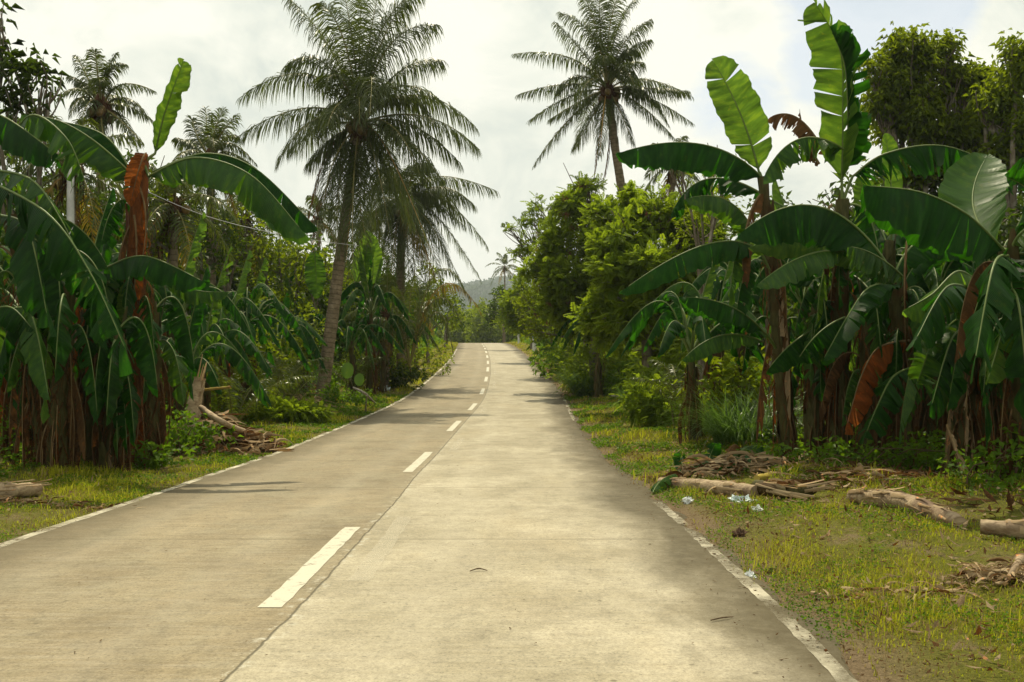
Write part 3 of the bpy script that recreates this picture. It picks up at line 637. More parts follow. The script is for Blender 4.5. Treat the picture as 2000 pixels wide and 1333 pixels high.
def crownshaft(parent, c, r=.25, h=.9):
    mb = MB(); z = np.linspace(-h*.6, h*.5, 8); pts = c+np.stack([0*z, 0*z, z], -1); tube(mb, pts, np.tile([0, 0, 1.0], (8, 1)), r*np.array([.8, 1.1, 1.25, 1.3, 1.1, .8, .5, .25]), 10, .5, jitter=.08)
    for i in range(50):
        a = rng.uniform(0, 6.28); o = np.array([math.cos(a), math.sin(a), 0]); q = c+o*r+UPV*rng.uniform(-.5, .3); 
        tube(mb, np.array([q, q+o*.12-UPV*.2, q+o*.15-UPV*rng.uniform(.4, .8)]), np.tile([0, 0, -1.0], (3, 1)), [.02, .015, .004], 4, .3)
    return mb.obj('fibre_collar', M['palm_dead'], parent)
def random_fronds(root, c, n, L, lo=-55, hi=80, lw=.034, npairs=46, ll=.75, a0=0, droop=(.35, .8), thick=.035):
    for i in range(n):
        a = a0+i*2.39996; f = (i+.5)/n; el = math.radians(hi+(lo-hi)*f+rng.normal()*6)
        hd = np.array([math.cos(a), math.sin(a), 0]); dr = hd*math.cos(el)+UPV*math.sin(el); LL = L*rng.uniform(.85, 1.08)*(0.8 if f < .12 else 1)
        p1 = c+dr*LL*.52; sag = LL*(.12+.30*math.cos(el)**1)*rng.uniform(.7, 1.2)
        p2 = c+dr*LL*.92+hd*LL*.06*(1-f)-UPV*sag
        frond(root, c+dr*.15, p1, p2, mats=('palm', 'rachis') if f < .9 else ('palm_yellow', 'rachis_y'), L=ll, npairs=npairs, droop=rng.uniform(*droop), w=lw, rr=thick)
def random_palm(base, label, H=8, n=20, L=3.4, seed=1, group=None, tr=.14, lean=(0, 0), lw=.05, npairs=44, ll=.7, dead=2):
    global rng
    keep = rng; rng = np.random.default_rng(seed)
    base = np.asarray(base, float); c = base+np.array([lean[0], lean[1], H]); root = thing('coconut_palm', label, 'palm tree', base, group)
    palm_trunk(root, [base-UPV*.2, base*.6+c*.4+np.array([-lean[0]*.12, 0, 0]), c], tr*1.15, tr*.8, 30)
    random_fronds(root, c, n, L, npairs=npairs, lw=lw, ll=ll, a0=rng.uniform(0, 6))
    for i in range(dead):
        a = rng.uniform(0, 6.28); o = np.array([math.cos(a), math.sin(a), 0])
        frond(root, c-UPV*.2, c+o*.5-UPV*1.1, c+o*.45-UPV*L*.75, mats=('palm_dead', 'rachis_y'), L=.4, npairs=26, droop=1.2, w=.04, name='dead_frond')
    nuts(root, c, 4); crownshaft(root, c, tr*1.3, .6)
    rng = keep; return root

# ---------------------------------------------------------------- broadleaf trees and bushes
def crown_cloud(mb, lobes, per_m2, Lr, Wr, cluster=7, droop=.5, inner=.35, m=0, tuft=.35, up=.3, cap=None):
    """leaves in small tufts spread through overlapping lobes: (centre, radii)"""
    for c, r in lobes:
        c = np.asarray(c, float); r = np.asarray(r, float)*np.ones(3)
        area = 4*np.pi*((r[0]*r[1])**1.6+(r[0]*r[2])**1.6+(r[1]*r[2])**1.6)**(1/1.6)/3**(1/1.6)
        n = int(area*per_m2/cluster)
        d = sph(n); rad = 1-(1-inner)*rng.random(n)**1.6; rad *= 1+.20*np.sin(d[:, 0]*7+c[0])*np.cos(d[:, 2]*6+c[1])+np.clip(.11*rng.normal(size=n), -.3, .17)
        tc_ = c+d*r*rad[:, None]; tr_ = np.clip(.5+.22*rng.normal(size=n)+.1*d[:, 2], 0, 1)
        base = np.repeat(tc_, cluster, 0)+sph(n*cluster)*(rng.random(n*cluster)**.5)[:, None]*tuft
        dr = norm(np.repeat(d, cluster, 0)*.7+sph(n*cluster)*.9+UPV*up)
        k = n*cluster
        leaves(mb, base, dr, rng.uniform(*Lr, k), rng.uniform(*Wr, k), np.clip(np.repeat(tr_, cluster)+.12*rng.normal(size=k), 0, 1), droop=droop, m=m)
def feather_cloud(mb, lobes, per_m2, spray=(.35, .65), leaflet=.075, pairs=9, droop=.35, inner=.3, m=0, wl=.026):
    """sprays of tiny leaflets on curved stalks"""
    for c, r in lobes:
        c = np.asarray(c, float); r = np.asarray(r, float)*np.ones(3)
        area = 4*np.pi*((r[0]*r[1])**1.6+(r[0]*r[2])**1.6+(r[1]*r[2])**1.6)**(1/1.6)/3**(1/1.6)
        n = int(area*per_m2)
        d = sph(n); rad = 1-(1-inner)*rng.random(n)**1.5; rad *= 1+.26*np.sin(d[:, 0]*7+c[0]*3)*np.cos(d[:, 2]*6+c[1])+np.clip(.16*rng.normal(size=n), -.4, .30)
        p = c+d*r*rad[:, None]; dr = norm(d*.8+sph(n)*.7+UPV*.2); L = rng.uniform(*spray, n); tr_ = np.clip(.5+.25*rng.normal(size=n), 0, 1)
        sd = norm(np.cross(dr, UPV+.3*rng.normal(size=(n, 3))))
        t = (np.arange(pairs)+.6)/pairs
        q = p[:, None, :]+dr[:, None, :]*(L[:, None]*t[None])[..., None]-UPV*(L[:, None]*t[None]**2*droop)[..., None]
        for k in (-1, 1):
            dd = norm(k*sd[:, None, :]+dr[:, None, :]*.45-UPV*.25+.12*rng.normal(size=(n, pairs, 3)))
            nv = np.cross(dd, dr[:, None, :])
            leaves(mb, q.reshape(-1, 3), dd.reshape(-1, 3), leaflet*(L.mean()/.5)*np.tile(np.interp(t, [0, .5, 1], [.8, 1.1, .6]), n)*2.2, wl*2.0, np.repeat(tr_, pairs), droop=.2, side=nv.reshape(-1, 3), m=m)
def limb(mb, a, b, r0, r1, bend=.15, n=8, sides=7):
    a = np.asarray(a, float); b = np.asarray(b, float); L = np.linalg.norm(b-a)
    mid = (a+b)/2+rng.normal(size=3)*bend*L*.5+UPV*bend*L*.4
    tubem(mb, [a, mid, b], [r0, r1], n, sides, jitter=.04)
def tree(name, base, label, H, lobes, kind_='broad', trunk_r=.16, cat='tree', group=None, seed=None, per=26, Lr=(.14, .26), Wr=(.06, .11), pods=0, droop=.5, fork=.35, trunkmat='bark', limbs=True, lean=(0, 0), mats2=None, tuft=.35, inner=.35):
    global rng
    keep = rng; rng = np.random.default_rng(seed if seed is not None else int(abs(base[0]*37+base[1]*91)*10) % 99991)
    base = np.asarray(base, float); root = thing(name, label, cat, base, group)
    L = [(base+np.asarray(c, float), r) for c, r in lobes]
    L2 = []
    for c, r in L:
        r = np.asarray(r, float)*np.ones(3)
        L2.append((c, r*.80))
        for q in range(7):
            L2.append((c+sph(1)[0]*r*rng.uniform(.45, .95), r*rng.uniform(.25, .48)*[1, 1, .8]))
    tb = MB(); f = base+np.array([lean[0], lean[1], H*fork]); limb(tb, base-UPV*.15, f, trunk_r*1.2, trunk_r*.8, .05, 10, 10)
    if limbs:
        for c, r in L:
            limb(tb, f, c, trunk_r*.6, trunk_r*.2, .12)
            r_ = np.asarray(r, float)*np.ones(3)
            for k in range(7):
                limb(tb, c*.8+f*.2, c+sph(1)[0]*r_*.95, trunk_r*.22, .012, .15, 6, 5)
    tb.obj('trunk', M[trunkmat], root)
    cb = MB()
    if kind_ == 'feather':
        feather_cloud(cb, L2, per, spray=(.2, .48), droop=.2, inner=.1)
        crown_cloud(cb, L2[::2], per*.35, (.10, .2), (.05, .09), droop=.4, tuft=.25, inner=.1, m=1)
    else: crown_cloud(cb, L2, per*.9, Lr, Wr, droop=droop, tuft=tuft, inner=inner)
    cb.obj('crown', [M[kind_], M['broad2']], root)
    if pods:
        pb = MB()
        for i in range(pods):
            c, r = L[rng.integers(len(L))]; d = sph(1)[0]; d[1] = -abs(d[1]); q = c+d*np.asarray(r)*1.0
            k = 14; leaves(pb, q+rng.normal(size=(k, 3))*.07, np.tile([0, 0, -1.0], (k, 1))+rng.normal(size=(k, 3))*.3, rng.uniform(.14, .22, k), .03, rng.random(k), droop=.2)
        o_ = pb.obj('seed_pods', M['pods'], root); kind(o_, 'stuff')
    rng = keep; return root
def bush(base, label, lobes, kind_='weed', per=60, Lr=(.08, .16), Wr=(.05, .10), cat='bush', name='bush', seed=None, group=None, droop=.4, stems=8, tuft=.15):
    global rng
    keep = rng; rng = np.random.default_rng(seed if seed is not None else int(abs(base[0]*53+base[1]*71)*10) % 99991)
    base = np.asarray(base, float); root = thing(name, label, cat, base, group); L = [(base+np.asarray(c, float), r) for c, r in lobes]
    tb = MB()
    for i in range(stems):
        c, r = L[i % len(L)]; limb(tb, base+rng.normal(size=3)*[.15, .1, 0], c+sph(1)[0]*np.asarray(r)*.7, .014, .004, .2, 5, 4)
    tb.obj('stems', M['twig'], root); cb = MB()
    if kind_ == 'feather': feather_cloud(cb, L, per, spray=(.2, .4), leaflet=.05)
    else: crown_cloud(cb, L, per, Lr, Wr, cluster=5, droop=droop, tuft=tuft, inner=.2)
    cb.obj('foliage', M[kind_], root); rng = keep; return root
def reed_clump(base, label, n=240, L=(.7, 1.5), w=.017, spread=.5, arch=.9, cat='grass clump', name='tall_grass_clump', mat='reed', seed=5, up=1.0, rx=1.0):
    global rng
    keep = rng; rng = np.random.default_rng(seed)
    base = np.asarray(base, float); root = MB(); k = 7
    a = rng.uniform(0, 6.283, n); R = spread*np.sqrt(rng.random(n)); p = base+np.stack([R*np.cos(a)*rx, R*np.sin(a), 0*a], -1)
    a2 = a+rng.normal(size=n)*.9; hd = np.stack([np.cos(a2), np.sin(a2), 0*a2], -1); ll = rng.uniform(*L, n); e0 = np.radians(rng.uniform(62, 88, n)); bend = rng.uniform(.5, 1.5, n)*arch
    V = np.zeros((n, k, 2, 3)); pos = p.copy(); sd = np.stack([-np.sin(a2), np.cos(a2), 0*a2], -1)
    for j in range(k):
        q = j/(k-1); el = e0-bend*q*1.6
        if j: pos = pos+(hd*np.cos(el)[:, None]+UPV*np.sin(el)[:, None])*(ll/(k-1))[:, None]
        ww = w*(1-q**2*.95)*rng.uniform(.8, 1.2, n)/2
        V[:, j, 0] = pos-sd*ww[:, None]; V[:, j, 1] = pos+sd*ww[:, None]+UPV*.002
    U = np.zeros((n, k, 2, 3)); U[..., 0] = (np.arange(k)/k)[None, :, None]; U[..., 2] = rng.random(n)[:, None, None]
    b = np.arange(n)[:, None]*(2*k); Q = np.concatenate([b+np.array([[2*j, 2*j+1, 2*j+3, 2*j+2]]) for j in range(k-1)])
    root.add(V.reshape(-1, 3), U.reshape(-1, 3), Q); o = root.obj(name, M[mat], None, base); tag(o, label, cat); rng = keep; return o
def at(px, d):
    x = (px-1000)*d/F; q = x-float(road_x(d)); m_ = RW/2+1.3
    if abs(q) < m_: x = float(road_x(d))+math.copysign(m_, q)
    return (x, d, float(gz(x, d)))

# ---------------------------------------------------------------- hero banana clump, right of the road
def hero_banana(label, base, stem, r0, r1, leaves_, stemmat='stem', dead=4, fib=120, lmax=2.2, group=None):
    """base (px, row); stem [(px,py,d)...]; leaves: (kind, p0, p1, p2, width m, options)"""
    d = stem[0][2]; x = (stem[0][0]-1000)*d/F; b = np.array([x, d, float(gz(x, d))])
    root = thing('banana_plant', label, 'banana plant', b, group)
    sp = [b-UPV*.1]+[P(*s) for s in stem[1:]]
    pseudostem(root, sp, r0, r1, stemmat)
    for lf in leaves_:
        kd, a, m_, c, W = lf[:5]; o = dict(lf[5]) if len(lf) > 5 else {}
        pet = o.pop('pet', None)
        if pet == 1: pet = sp[-1]-UPV*.1
        elif pet is not None: pet = P(*pet)
        bleaf(root, P(*a), P(*m_) if not isinstance(m_, list) else [P(*q) for q in m_], P(*c), W, kd, petiole=pet, **o)
    top = sp[-1]-(sp[-1]-sp[0])*.22
    if dead: skirt(root, top, sp[0], (r0+r1)/2, dead, lmax=lmax)
    hs = 4 if lmax > 1.5 else 2
    for i in range(hs+1):      # limp torn leaves part way down
        f = rng.uniform(.12, .55); q = sp[-1]*(1-f)+sp[0]*f; aa = rng.uniform(3.4, 6.0) if i < hs else rng.uniform(0, 3.1); hd = np.array([math.cos(aa), math.sin(aa), 0]); LL = min(rng.uniform(1.1, 1.9), max(.6, (q[2]-sp[0][2])*.85))
        kk = rng.choice(['g', 'g', 'p', 'd', 'r', 'y'], p=[.42, .20, .13, .12, .03, .10])
        bleaf(root, q+hd*.2+UPV*.25, q+hd*LL*.42+UPV*.1, q+hd*LL*.6-UPV*LL*rng.uniform(.45, .8), rng.uniform(.36, .56), kk, petiole=q, foldL=rng.uniform(20, 75), foldR=rng.uniform(20, 75), tears=int(rng.integers(6, 20)), shred=rng.uniform(.4, .9), ragged=.12, n=26, curl=25, ribr=.014)
    if fib: fibres(root, top, sp[0], (r0+r1)/2*1.05, int(fib*.8))
    return root

hero_banana('banana plant with a pale upright leaf and a long flat leaf pointing towards the road', 0,
  [(1545, 0, 18.2), (1520, 650, 18.1), (1489, 345, 18.0)], .17, .09, [
  ('y', (1482, 335, 18), (1447, 225, 18.0), (1396, 124, 18.1), .84, dict(side='v', foldL=22, foldR=12, tears=[2, 3], curl=14, blunt=4, pet=1, shred=.25, rnd=.5)),
  ('g', (1492, 352, 18), (1375, 283, 17.6), (1214, 297, 17.2), 1.05, dict(foldL=72, foldR=50, tears=2, curl=12, shred=.05, blunt=3.5, rnd=.3)),
  ('p', (1478, 470, 18), (1425, 395, 17.7), (1342, 388, 17.3), .72, dict(foldL=55, foldR=50, tears=2, pet=(1510, 520, 18), rnd=.2)),
  ('g', (1487, 495, 17.9), (1385, 476, 17.2), (1218, 566, 16.6), .78, dict(foldL=62, foldR=30, tears=2, pet=(1515, 560, 18), rnd=.6)),
  ('g', (1490, 648, 17.8), (1425, 598, 17.3), (1333, 580, 16.9), .72, dict(foldL=60, foldR=50, tears=1, pet=(1515, 680, 18))),
  ('p', (1490, 668, 17.8), (1410, 655, 17.2), (1336, 700, 16.8), .55, dict(foldL=55, foldR=35, tears=1, rnd=.1)),
  ('g', (1600, 640, 17.4), (1548, 670, 17.1), (1500, 722, 16.9), .62, dict(foldL=60, foldR=40, tears=5, shred=.4)),
  ('y', (1500, 390, 18.1), (1550, 420, 18.4), (1585, 470, 18.5), .5, dict(foldL=50, foldR=50, tears=4)),
  ('d', (1485, 380, 17.8), (1455, 460, 17.6), (1452, 600, 17.7), .35, dict(foldL=80, foldR=80, tears=9, shred=.9, ragged=.3)),
  ('g', (1490, 380, 18.2), (1380, 350, 18.8), (1310, 420, 19.2), .6, dict(foldL=60, foldR=60, tears=18, shred=.8, ragged=.1)),
  ], dead=6, fib=150, lmax=2.6)
hero_banana('tallest banana plant with a huge upright leaf, one half torn into dark strips', 0,
  [(1640, 0, 17.3), (1640, 620, 17.2), (1645, 390, 17.2)], .20, .11, [
  ('y', (1644, 360, 17.2), [(1646, 230, 17.2), (1641, 100, 17.25)], (1592, 6, 17.3), 1.12, dict(side='v', foldL=85, foldR=4, tears=[7, 14], shred=.35, curl=10, blunt=4, pet=1, rnd=.35, ragged=.05)),
  ('g', (1655, 330, 17.3), [(1656, 230, 17.0), (1650, 130, 16.9)], (1628, 70, 16.9), 1.0, dict(side='v', foldL=30, foldR=108, tears=[9, 16], shred=.8, curl=40, blunt=4, rnd=.25, ragged=.08)),
  ('p', (1648, 292, 17.0), (1560, 272, 16.8), (1492, 345, 16.6), .75, dict(foldL=62, foldR=58, tears=22, shred=.85, ragged=.12, rnd=.1)),
  ('g', (1665, 345, 17.2), [(1730, 300, 17.0), (1850, 286, 16.8)], (2000, 350, 16.4), .95, dict(foldL=78, foldR=74, tears=34, shred=.75, ragged=.15, pet=1, rnd=.1)),
  ('d', (1610, 300, 17.4), (1560, 232, 17.6), (1506, 228, 17.8), .5, dict(foldL=70, foldR=60, tears=16, shred=.95, ragged=.25)),
  ('d', (1600, 320, 17.4), (1575, 270, 17.6), (1563, 222, 17.8), .4, dict(foldL=70, foldR=60, tears=10, shred=.95, ragged=.25)),
  ('g', (1735, 520, 16.4), (1600, 404, 16.1), (1448, 454, 15.8), 1.30, dict(foldL=74, foldR=66, tears=1, shred=.0, curl=8, rnd=.35, blunt=2.4, ribr=.026, pet=(1700, 600, 16.7))),
  ('y', (1720, 540, 16.7), (1620, 470, 16.6), (1470, 480, 16.5), .8, dict(foldL=60, foldR=55, tears=1, rnd=.2)),
  ('g', (1650, 420, 17.3), (1600, 470, 17.5), (1570, 540, 17.6), .7, dict(foldL=55, foldR=55, tears=12, shred=.6)),
  ('y', (1672, 470, 17.4), (1690, 410, 17.6), (1680, 350, 17.8), .5, dict(side='v', foldL=30, foldR=10, tears=2)),
  ('d', (1625, 400, 17.0), (1602, 450, 16.9), (1612, 540, 16.9), .3, dict(foldL=85, foldR=85, tears=9, shred=.95, ragged=.3)),
  ('g', (1660, 400, 17.1), (1700, 430, 17.0), (1720, 540, 16.9), .7, dict(foldL=60, foldR=60, tears=20, shred=.8, ragged=.15)),
  ], dead=8, fib=220, lmax=3.0)
hero_banana('banana plant behind the clump with a bright narrow leaf standing straight up', 0,
  [(1715, 0, 18.6), (1725, 600, 18.6), (1738, 470, 18.6)], .16, .09, [
  ('y', (1742, 450, 18.6), (1739, 350, 18.7), (1730, 268, 18.8), .42, dict(side='v', foldL=15, foldR=25, tears=1, blunt=4, pet=1)),
  ('g', (1750, 460, 18.6), (1800, 400, 18.8), (1850, 440, 19), .7, dict(foldL=60, foldR=60, tears=14, shred=.7)),
  ('g', (1730, 470, 18.6), (1690, 420, 19.2), (1640, 460, 19.6), .7, dict(foldL=60, foldR=60, tears=9, shred=.5)),
  ('g', (1745, 500, 18.6), (1790, 520, 18.2), (1830, 610, 18), .7, dict(foldL=60, foldR=60, tears=16, shred=.6)),
  ], dead=5, fib=100)
hero_banana('banana plant with grey-green arching leaves and a rust-brown dead leaf', 0,
  [(1765, 0, 16.3), (1760, 700, 16.2), (1752, 545, 16.1)], .18, .10, [
  ('p', (1652, 492, 16.4), (1570, 500, 15.9), (1480, 556, 15.4), .70, dict(foldL=50, foldR=35, tears=3, curl=20, shred=.2, rnd=.5, pet=(1750, 560, 16.1))),
  ('p', (1768, 545, 16.0), (1712, 500, 15.6), (1660, 482, 15.3), .70, dict(foldL=75, foldR=70, tears=14, shred=.6, rnd=.1, pet=1)),
  ('g', (1752, 560, 16.0), [(1700, 560, 15.4), (1660, 610, 15.1)], (1608, 702, 14.9), .66, dict(foldL=25, foldR=55, tears=6, shred=.35, rnd=.1, roll=-25, pet=1)),
  ('r', (1775, 665, 15.9), [(1715, 680, 15.6), (1680, 740, 15.4)], (1655, 830, 15.4), .62, dict(foldL=60, foldR=40, tears=6, shred=.35)),
  ('g', (1790, 715, 15.7), [(1745, 735, 15.3), (1715, 790, 15.1)], (1692, 845, 15.0), .60, dict(foldL=40, foldR=30, tears=14, shred=.6)),
  ('g', (1745, 540, 16.1), (1800, 470, 16.5), (1870, 500, 16.8), .75, dict(foldL=60, foldR=55, tears=4, shred=.2, pet=1)),
  ('g', (1650, 620, 16.5), (1600, 650, 16.2), (1560, 700, 16.2), .6, dict(foldL=60, foldR=50, tears=5, shred=.4)),
  ('d', (1772, 470, 15.8), (1766, 560, 15.7), (1770, 680, 15.7), .26, dict(foldL=85, foldR=85, tears=7, shred=.9, ragged=.3)),
  ], dead=9, fib=240, lmax=2.8)
hero_banana('banana plant with a drooping pale green leaf lit from behind and a split grey leaf', 0,
  [(1868, 0, 14.0), (1890, 740, 13.9), (1915, 560, 13.8)], .17, .09, [
  ('y', (1910, 552, 13.7), [(1870, 530, 13.2), (1820, 575, 12.9)], (1772, 602, 12.8), .70, dict(foldL=52, foldR=30, tears=1, curl=14, rnd=.6, pet=1, blunt=2.4)),
  ('p', (1835, 622, 13.4), [(1815, 680, 13.1)], (1790, 752, 13.0), .62, dict(side='v', foldL=30, foldR=30, tears=12, shred=.75, ragged=.1, rnd=.3, pet=(1890, 600, 13.8))),
  ('p', (1925, 560, 13.6), (1900, 580, 13.3), (1868, 615, 13.2), .42, dict(side='v', foldL=30, foldR=30, tears=9, shred=.6)),
  ('g', (1905, 600, 13.8), (1930, 560, 14.2), (1990, 590, 14.4), .7, dict(foldL=60, foldR=60, tears=4, shred=.3)),
  ('g', (1900, 620, 13.9), (1850, 640, 14.2), (1800, 730, 14.4), .8, dict(foldL=55, foldR=55, tears=8, shred=.4)),
  ('g', (1915, 640, 13.9), (1960, 660, 13.6), (1985, 760, 13.5), .7, dict(foldL=55, foldR=55, tears=6, shred=.4)),
  ('g', (1905, 570, 13.6), [(1850, 560, 12.6)], (1790, 660, 11.8), .62, dict(foldL=45, foldR=45, tears=12, shred=.5)),
  ('p', (1915, 560, 13.6), [(1930, 590, 12.6)], (1925, 720, 12.0), .55, dict(foldL=45, foldR=45, tears=14, shred=.6)),
  ('g', (1900, 640, 13.7), [(1860, 660, 12.9)], (1820, 790, 12.5), .55, dict(foldL=40, foldR=50, tears=16, shred=.7)),
  ('s', (1850, 830, 13.4), [(1868, 890, 13.1)], (1905, 1030, 12.9), .32, dict(foldL=55, foldR=80, tears=9, shred=.7, ragged=.4, side='v')),
  ], dead=9, fib=240, lmax=2.2)
hero_banana('banana plant at the right edge with a very broad dark arching leaf', 0,
  [(2012, 0, 12.4), (1990, 700, 12.3), (1968, 480, 12.2)], .19, .10, [
  ('g', (1962, 490, 12.1), [(1890, 420, 11.8), (1800, 376, 11.5)], (1695, 363, 11.3), 1.20, dict(foldL=78, foldR=55, tears=1, curl=6, rnd=.3, blunt=2.6, ribr=.022, pet=1)),
  ('p', (1950, 480, 12.6), (1900, 400, 13.2), (1926, 308, 13.8), .88, dict(side='v', foldL=20, foldR=-10, tears=1, curl=14, rnd=.7, roll=20)),
  ('g', (1975, 470, 12.3), [(2010, 380, 12.3)], (1965, 345, 12.4), .8, dict(foldL=50, foldR=50, tears=1)),
  ('y', (1978, 480, 12.1), (2015, 440, 11.9), (2090, 420, 11.7), .95, dict(foldL=65, foldR=50, tears=1, rnd=.7)),
  ('g', (1968, 500, 12.0), [(1975, 560, 11.8)], (1990, 730, 11.7), .85, dict(side='v', foldL=45, foldR=45, tears=3, shred=.3, curl=24)),
  ('g', (1960, 510, 12.1), (1930, 540, 11.9), (1895, 640, 11.8), .6, dict(foldL=60, foldR=60, tears=3, shred=.3)),
  ('g', (1968, 500, 12.0), [(1940, 520, 11.0)], (1905, 700, 10.4), .60, dict(foldL=40, foldR=50, tears=14, shred=.6)),
  ('g', (1970, 560, 12.0), [(1990, 600, 11.2)], (2010, 800, 10.9), .60, dict(foldL=40, foldR=50, tears=14, shred=.6)),
  ('y', (1975, 600, 12.1), [(1960, 640, 11.6)], (1930, 740, 11.4), .50, dict(foldL=40, foldR=50, tears=8, shred=.4)),
  ('g', (1975, 500, 12.2), (2060, 520, 12.0), (2120, 640, 11.9), .9, dict(foldL=60, foldR=60, tears=4)),
  ], dead=8, fib=200, lmax=2.6)
for i, (px, d, tp, h, lab, kw) in enumerate([
  (1590, 17.8, 1598, 560, 'thick brown banana stem between the pale-leaved plant and the tallest one', {}),
  (1692, 16.8, 1700, 570, 'brown banana stem wrapped in hanging dead leaves right of the tallest plant', {}),
  (1815, 16.9, 1822, 600, 'dark banana stem in the gap behind the rust-brown dead leaf', {}),
  (1935, 14.6, 1940, 620, 'banana stem with ragged dead sheaths behind the split grey leaf', {})]):
    hero_banana(lab, 0, [(px, 0, d), ((px+tp)/2, 740, d), (tp, h, d)], .17, .11, [
      ('g', (tp, h, d), (tp-60, h-30, d+.8), (tp-110, h+60, d+1.2), .65, dict(foldL=60, foldR=60, tears=8, shred=.5)),
      ('g', (tp, h, d), (tp+50, h-20, d+.4), (tp+90, h+90, d+.6), .65, dict(foldL=60, foldR=60, tears=12, shred=.5)),
      ('g', (tp, h+10, d), (tp+10, h+20, d-.9), (tp+20, h+110, d-1.3), .55, dict(foldL=60, foldR=60, tears=10, shred=.6))], dead=7, fib=220, lmax=2.2)

# ---------------------------------------------------------------- hero banana clump, left of the road
hero_banana('tall banana plant with an orange-brown stem and a twisted bright leaf standing upright', 0,
  [(262, 0, 17.0), (262, 600, 16.9), (276, 300, 16.8)], .17, .12, [
  ('y', (303, 300, 16.8), [(322, 220, 16.8)], (358, 120, 16.9), .66, dict(side='v', foldL=8, foldR=62, tears=2, curl=30, shred=.3, pet=(276, 330, 16.8), blunt=2.2, rnd=.5)),
  ('p', (290, 345, 16.7), [(380, 308, 16.3), (490, 342, 16.0)], (588, 448, 15.8), .92, dict(foldL=70, foldR=66, tears=[7, 5], shred=.25, rnd=.12, pet=1, curl=12)),
  ('g', (300, 335, 17.0), [(400, 300, 17.0), (500, 330, 17.0)], (612, 438, 17.0), .85, dict(foldL=60, foldR=70, tears=[10, 10], shred=.4, rnd=.3)),
  ('p', (270, 352, 16.7), [(190, 280, 16.4), (120, 238, 16.2)], (55, 224, 16.0), .85, dict(foldL=62, foldR=72, tears=[3, 12], shred=.3, rnd=.1, pet=1)),
  ('g', (262, 345, 16.9), [(200, 262, 17.0)], (80, 230, 17.2), .75, dict(foldL=55, foldR=60, tears=2, rnd=.4)),
  ('r', (285, 300, 16.7), (272, 330, 16.5), (256, 395, 16.5), .40, dict(side='v', foldL=25, foldR=40, tears=3, shred=.4)),
  ('g', (190, 532, 16.3), [(280, 500, 15.8)], (394, 548, 15.5), .78, dict(foldL=60, foldR=60, tears=1, curl=10, rnd=.35, pet=(258, 600, 16.7), blunt=2.2)),
  ('p', (330, 520, 16.6), (360, 560, 16.2), (440, 570, 16), .4, dict(foldL=65, foldR=60, tears=10, shred=.5)),
  ('r', (262, 420, 16.7), (266, 520, 16.6), (250, 640, 16.6), .35, dict(foldL=60, foldR=60, tears=8, shred=.8, ragged=.3)),
  ('r', (270, 360, 16.6), (285, 430, 16.5), (275, 520, 16.5), .3, dict(foldL=60, foldR=60, tears=8, shred=.8, ragged=.3)),
  ('y', (252, 545, 16.6), (247, 590, 16.5), (245, 630, 16.4), .3, dict(side='v', foldL=20, foldR=20, tears=1)),
  ('g', (255, 560, 16.9), (200, 600, 17.2), (150, 700, 17.5), .6, dict(foldL=60, foldR=60, tears=7, shred=.4)),
  ], stemmat='stem_orange', dead=5, fib=200, lmax=2.4)
hero_banana('leafy banana plant at the left edge with long arching leaves split along silvery midribs', 0,
  [(95, 0, 15.2), (70, 640, 15.2), (20, 420, 15.0)], .18, .11, [
  ('p', (-30, 330, 14.9), [(60, 350, 14.2), (120, 430, 13.8)], (175, 548, 13.6), .85, dict(foldL=45, foldR=62, tears=[26, 34], shred=.65, rnd=.1, curl=18)),
  ('g', (-40, 345, 14.6), [(90, 415, 13.5), (175, 530, 13.2)], (245, 682, 13.0), .90, dict(foldL=35, foldR=62, tears=[26, 34], shred=.65, rnd=.2, curl=20)),
  ('p', (10, 300, 15.0), [(60, 225, 14.5), (130, 270, 14.2)], (165, 350, 14.2), .62, dict(foldL=75, foldR=75, tears=[22, 22], shred=.8, ragged=.12, rnd=.6)),
  ('g', (0, 420, 14.9), [(55, 450, 14.0)], (92, 615, 13.6), .70, dict(foldL=40, foldR=50, tears=14, shred=.6, rnd=.2)),
  ('g', (-60, 240, 15), [(0, 225, 14.6)], (110, 300, 14.2), .8, dict(foldL=70, foldR=70, tears=12, shred=.4)),
  ('g', (30, 440, 15.2), (130, 430, 15.5), (210, 520, 15.7), .8, dict(foldL=60, foldR=60, tears=8, shred=.4)),
  ('p', (5, 612, 14.6), [(60, 612, 14.1)], (95, 772, 13.8), .50, dict(foldL=45, foldR=50, tears=6, shred=.5, rnd=.6)),
  ('g', (-30, 610, 14.6), [(20, 600, 14.2)], (62, 640, 14.0), .60, dict(foldL=60, foldR=60, tears=1)),
  ('g', (60, 470, 15.2), (110, 520, 14.8), (115, 700, 14.6), .8, dict(foldL=50, foldR=50, tears=5, shred=.3)),
  ('g', (80, 500, 15.2), (170, 500, 15), (215, 620, 14.8), .8, dict(foldL=60, foldR=50, tears=4, shred=.2)),
  ('d', (50, 470, 15), (60, 560, 14.8), (60, 680, 14.8), .4, dict(foldL=70, foldR=70, tears=8, shred=.8, ragged=.2)),
  ], dead=8, fib=260, lmax=2.2)
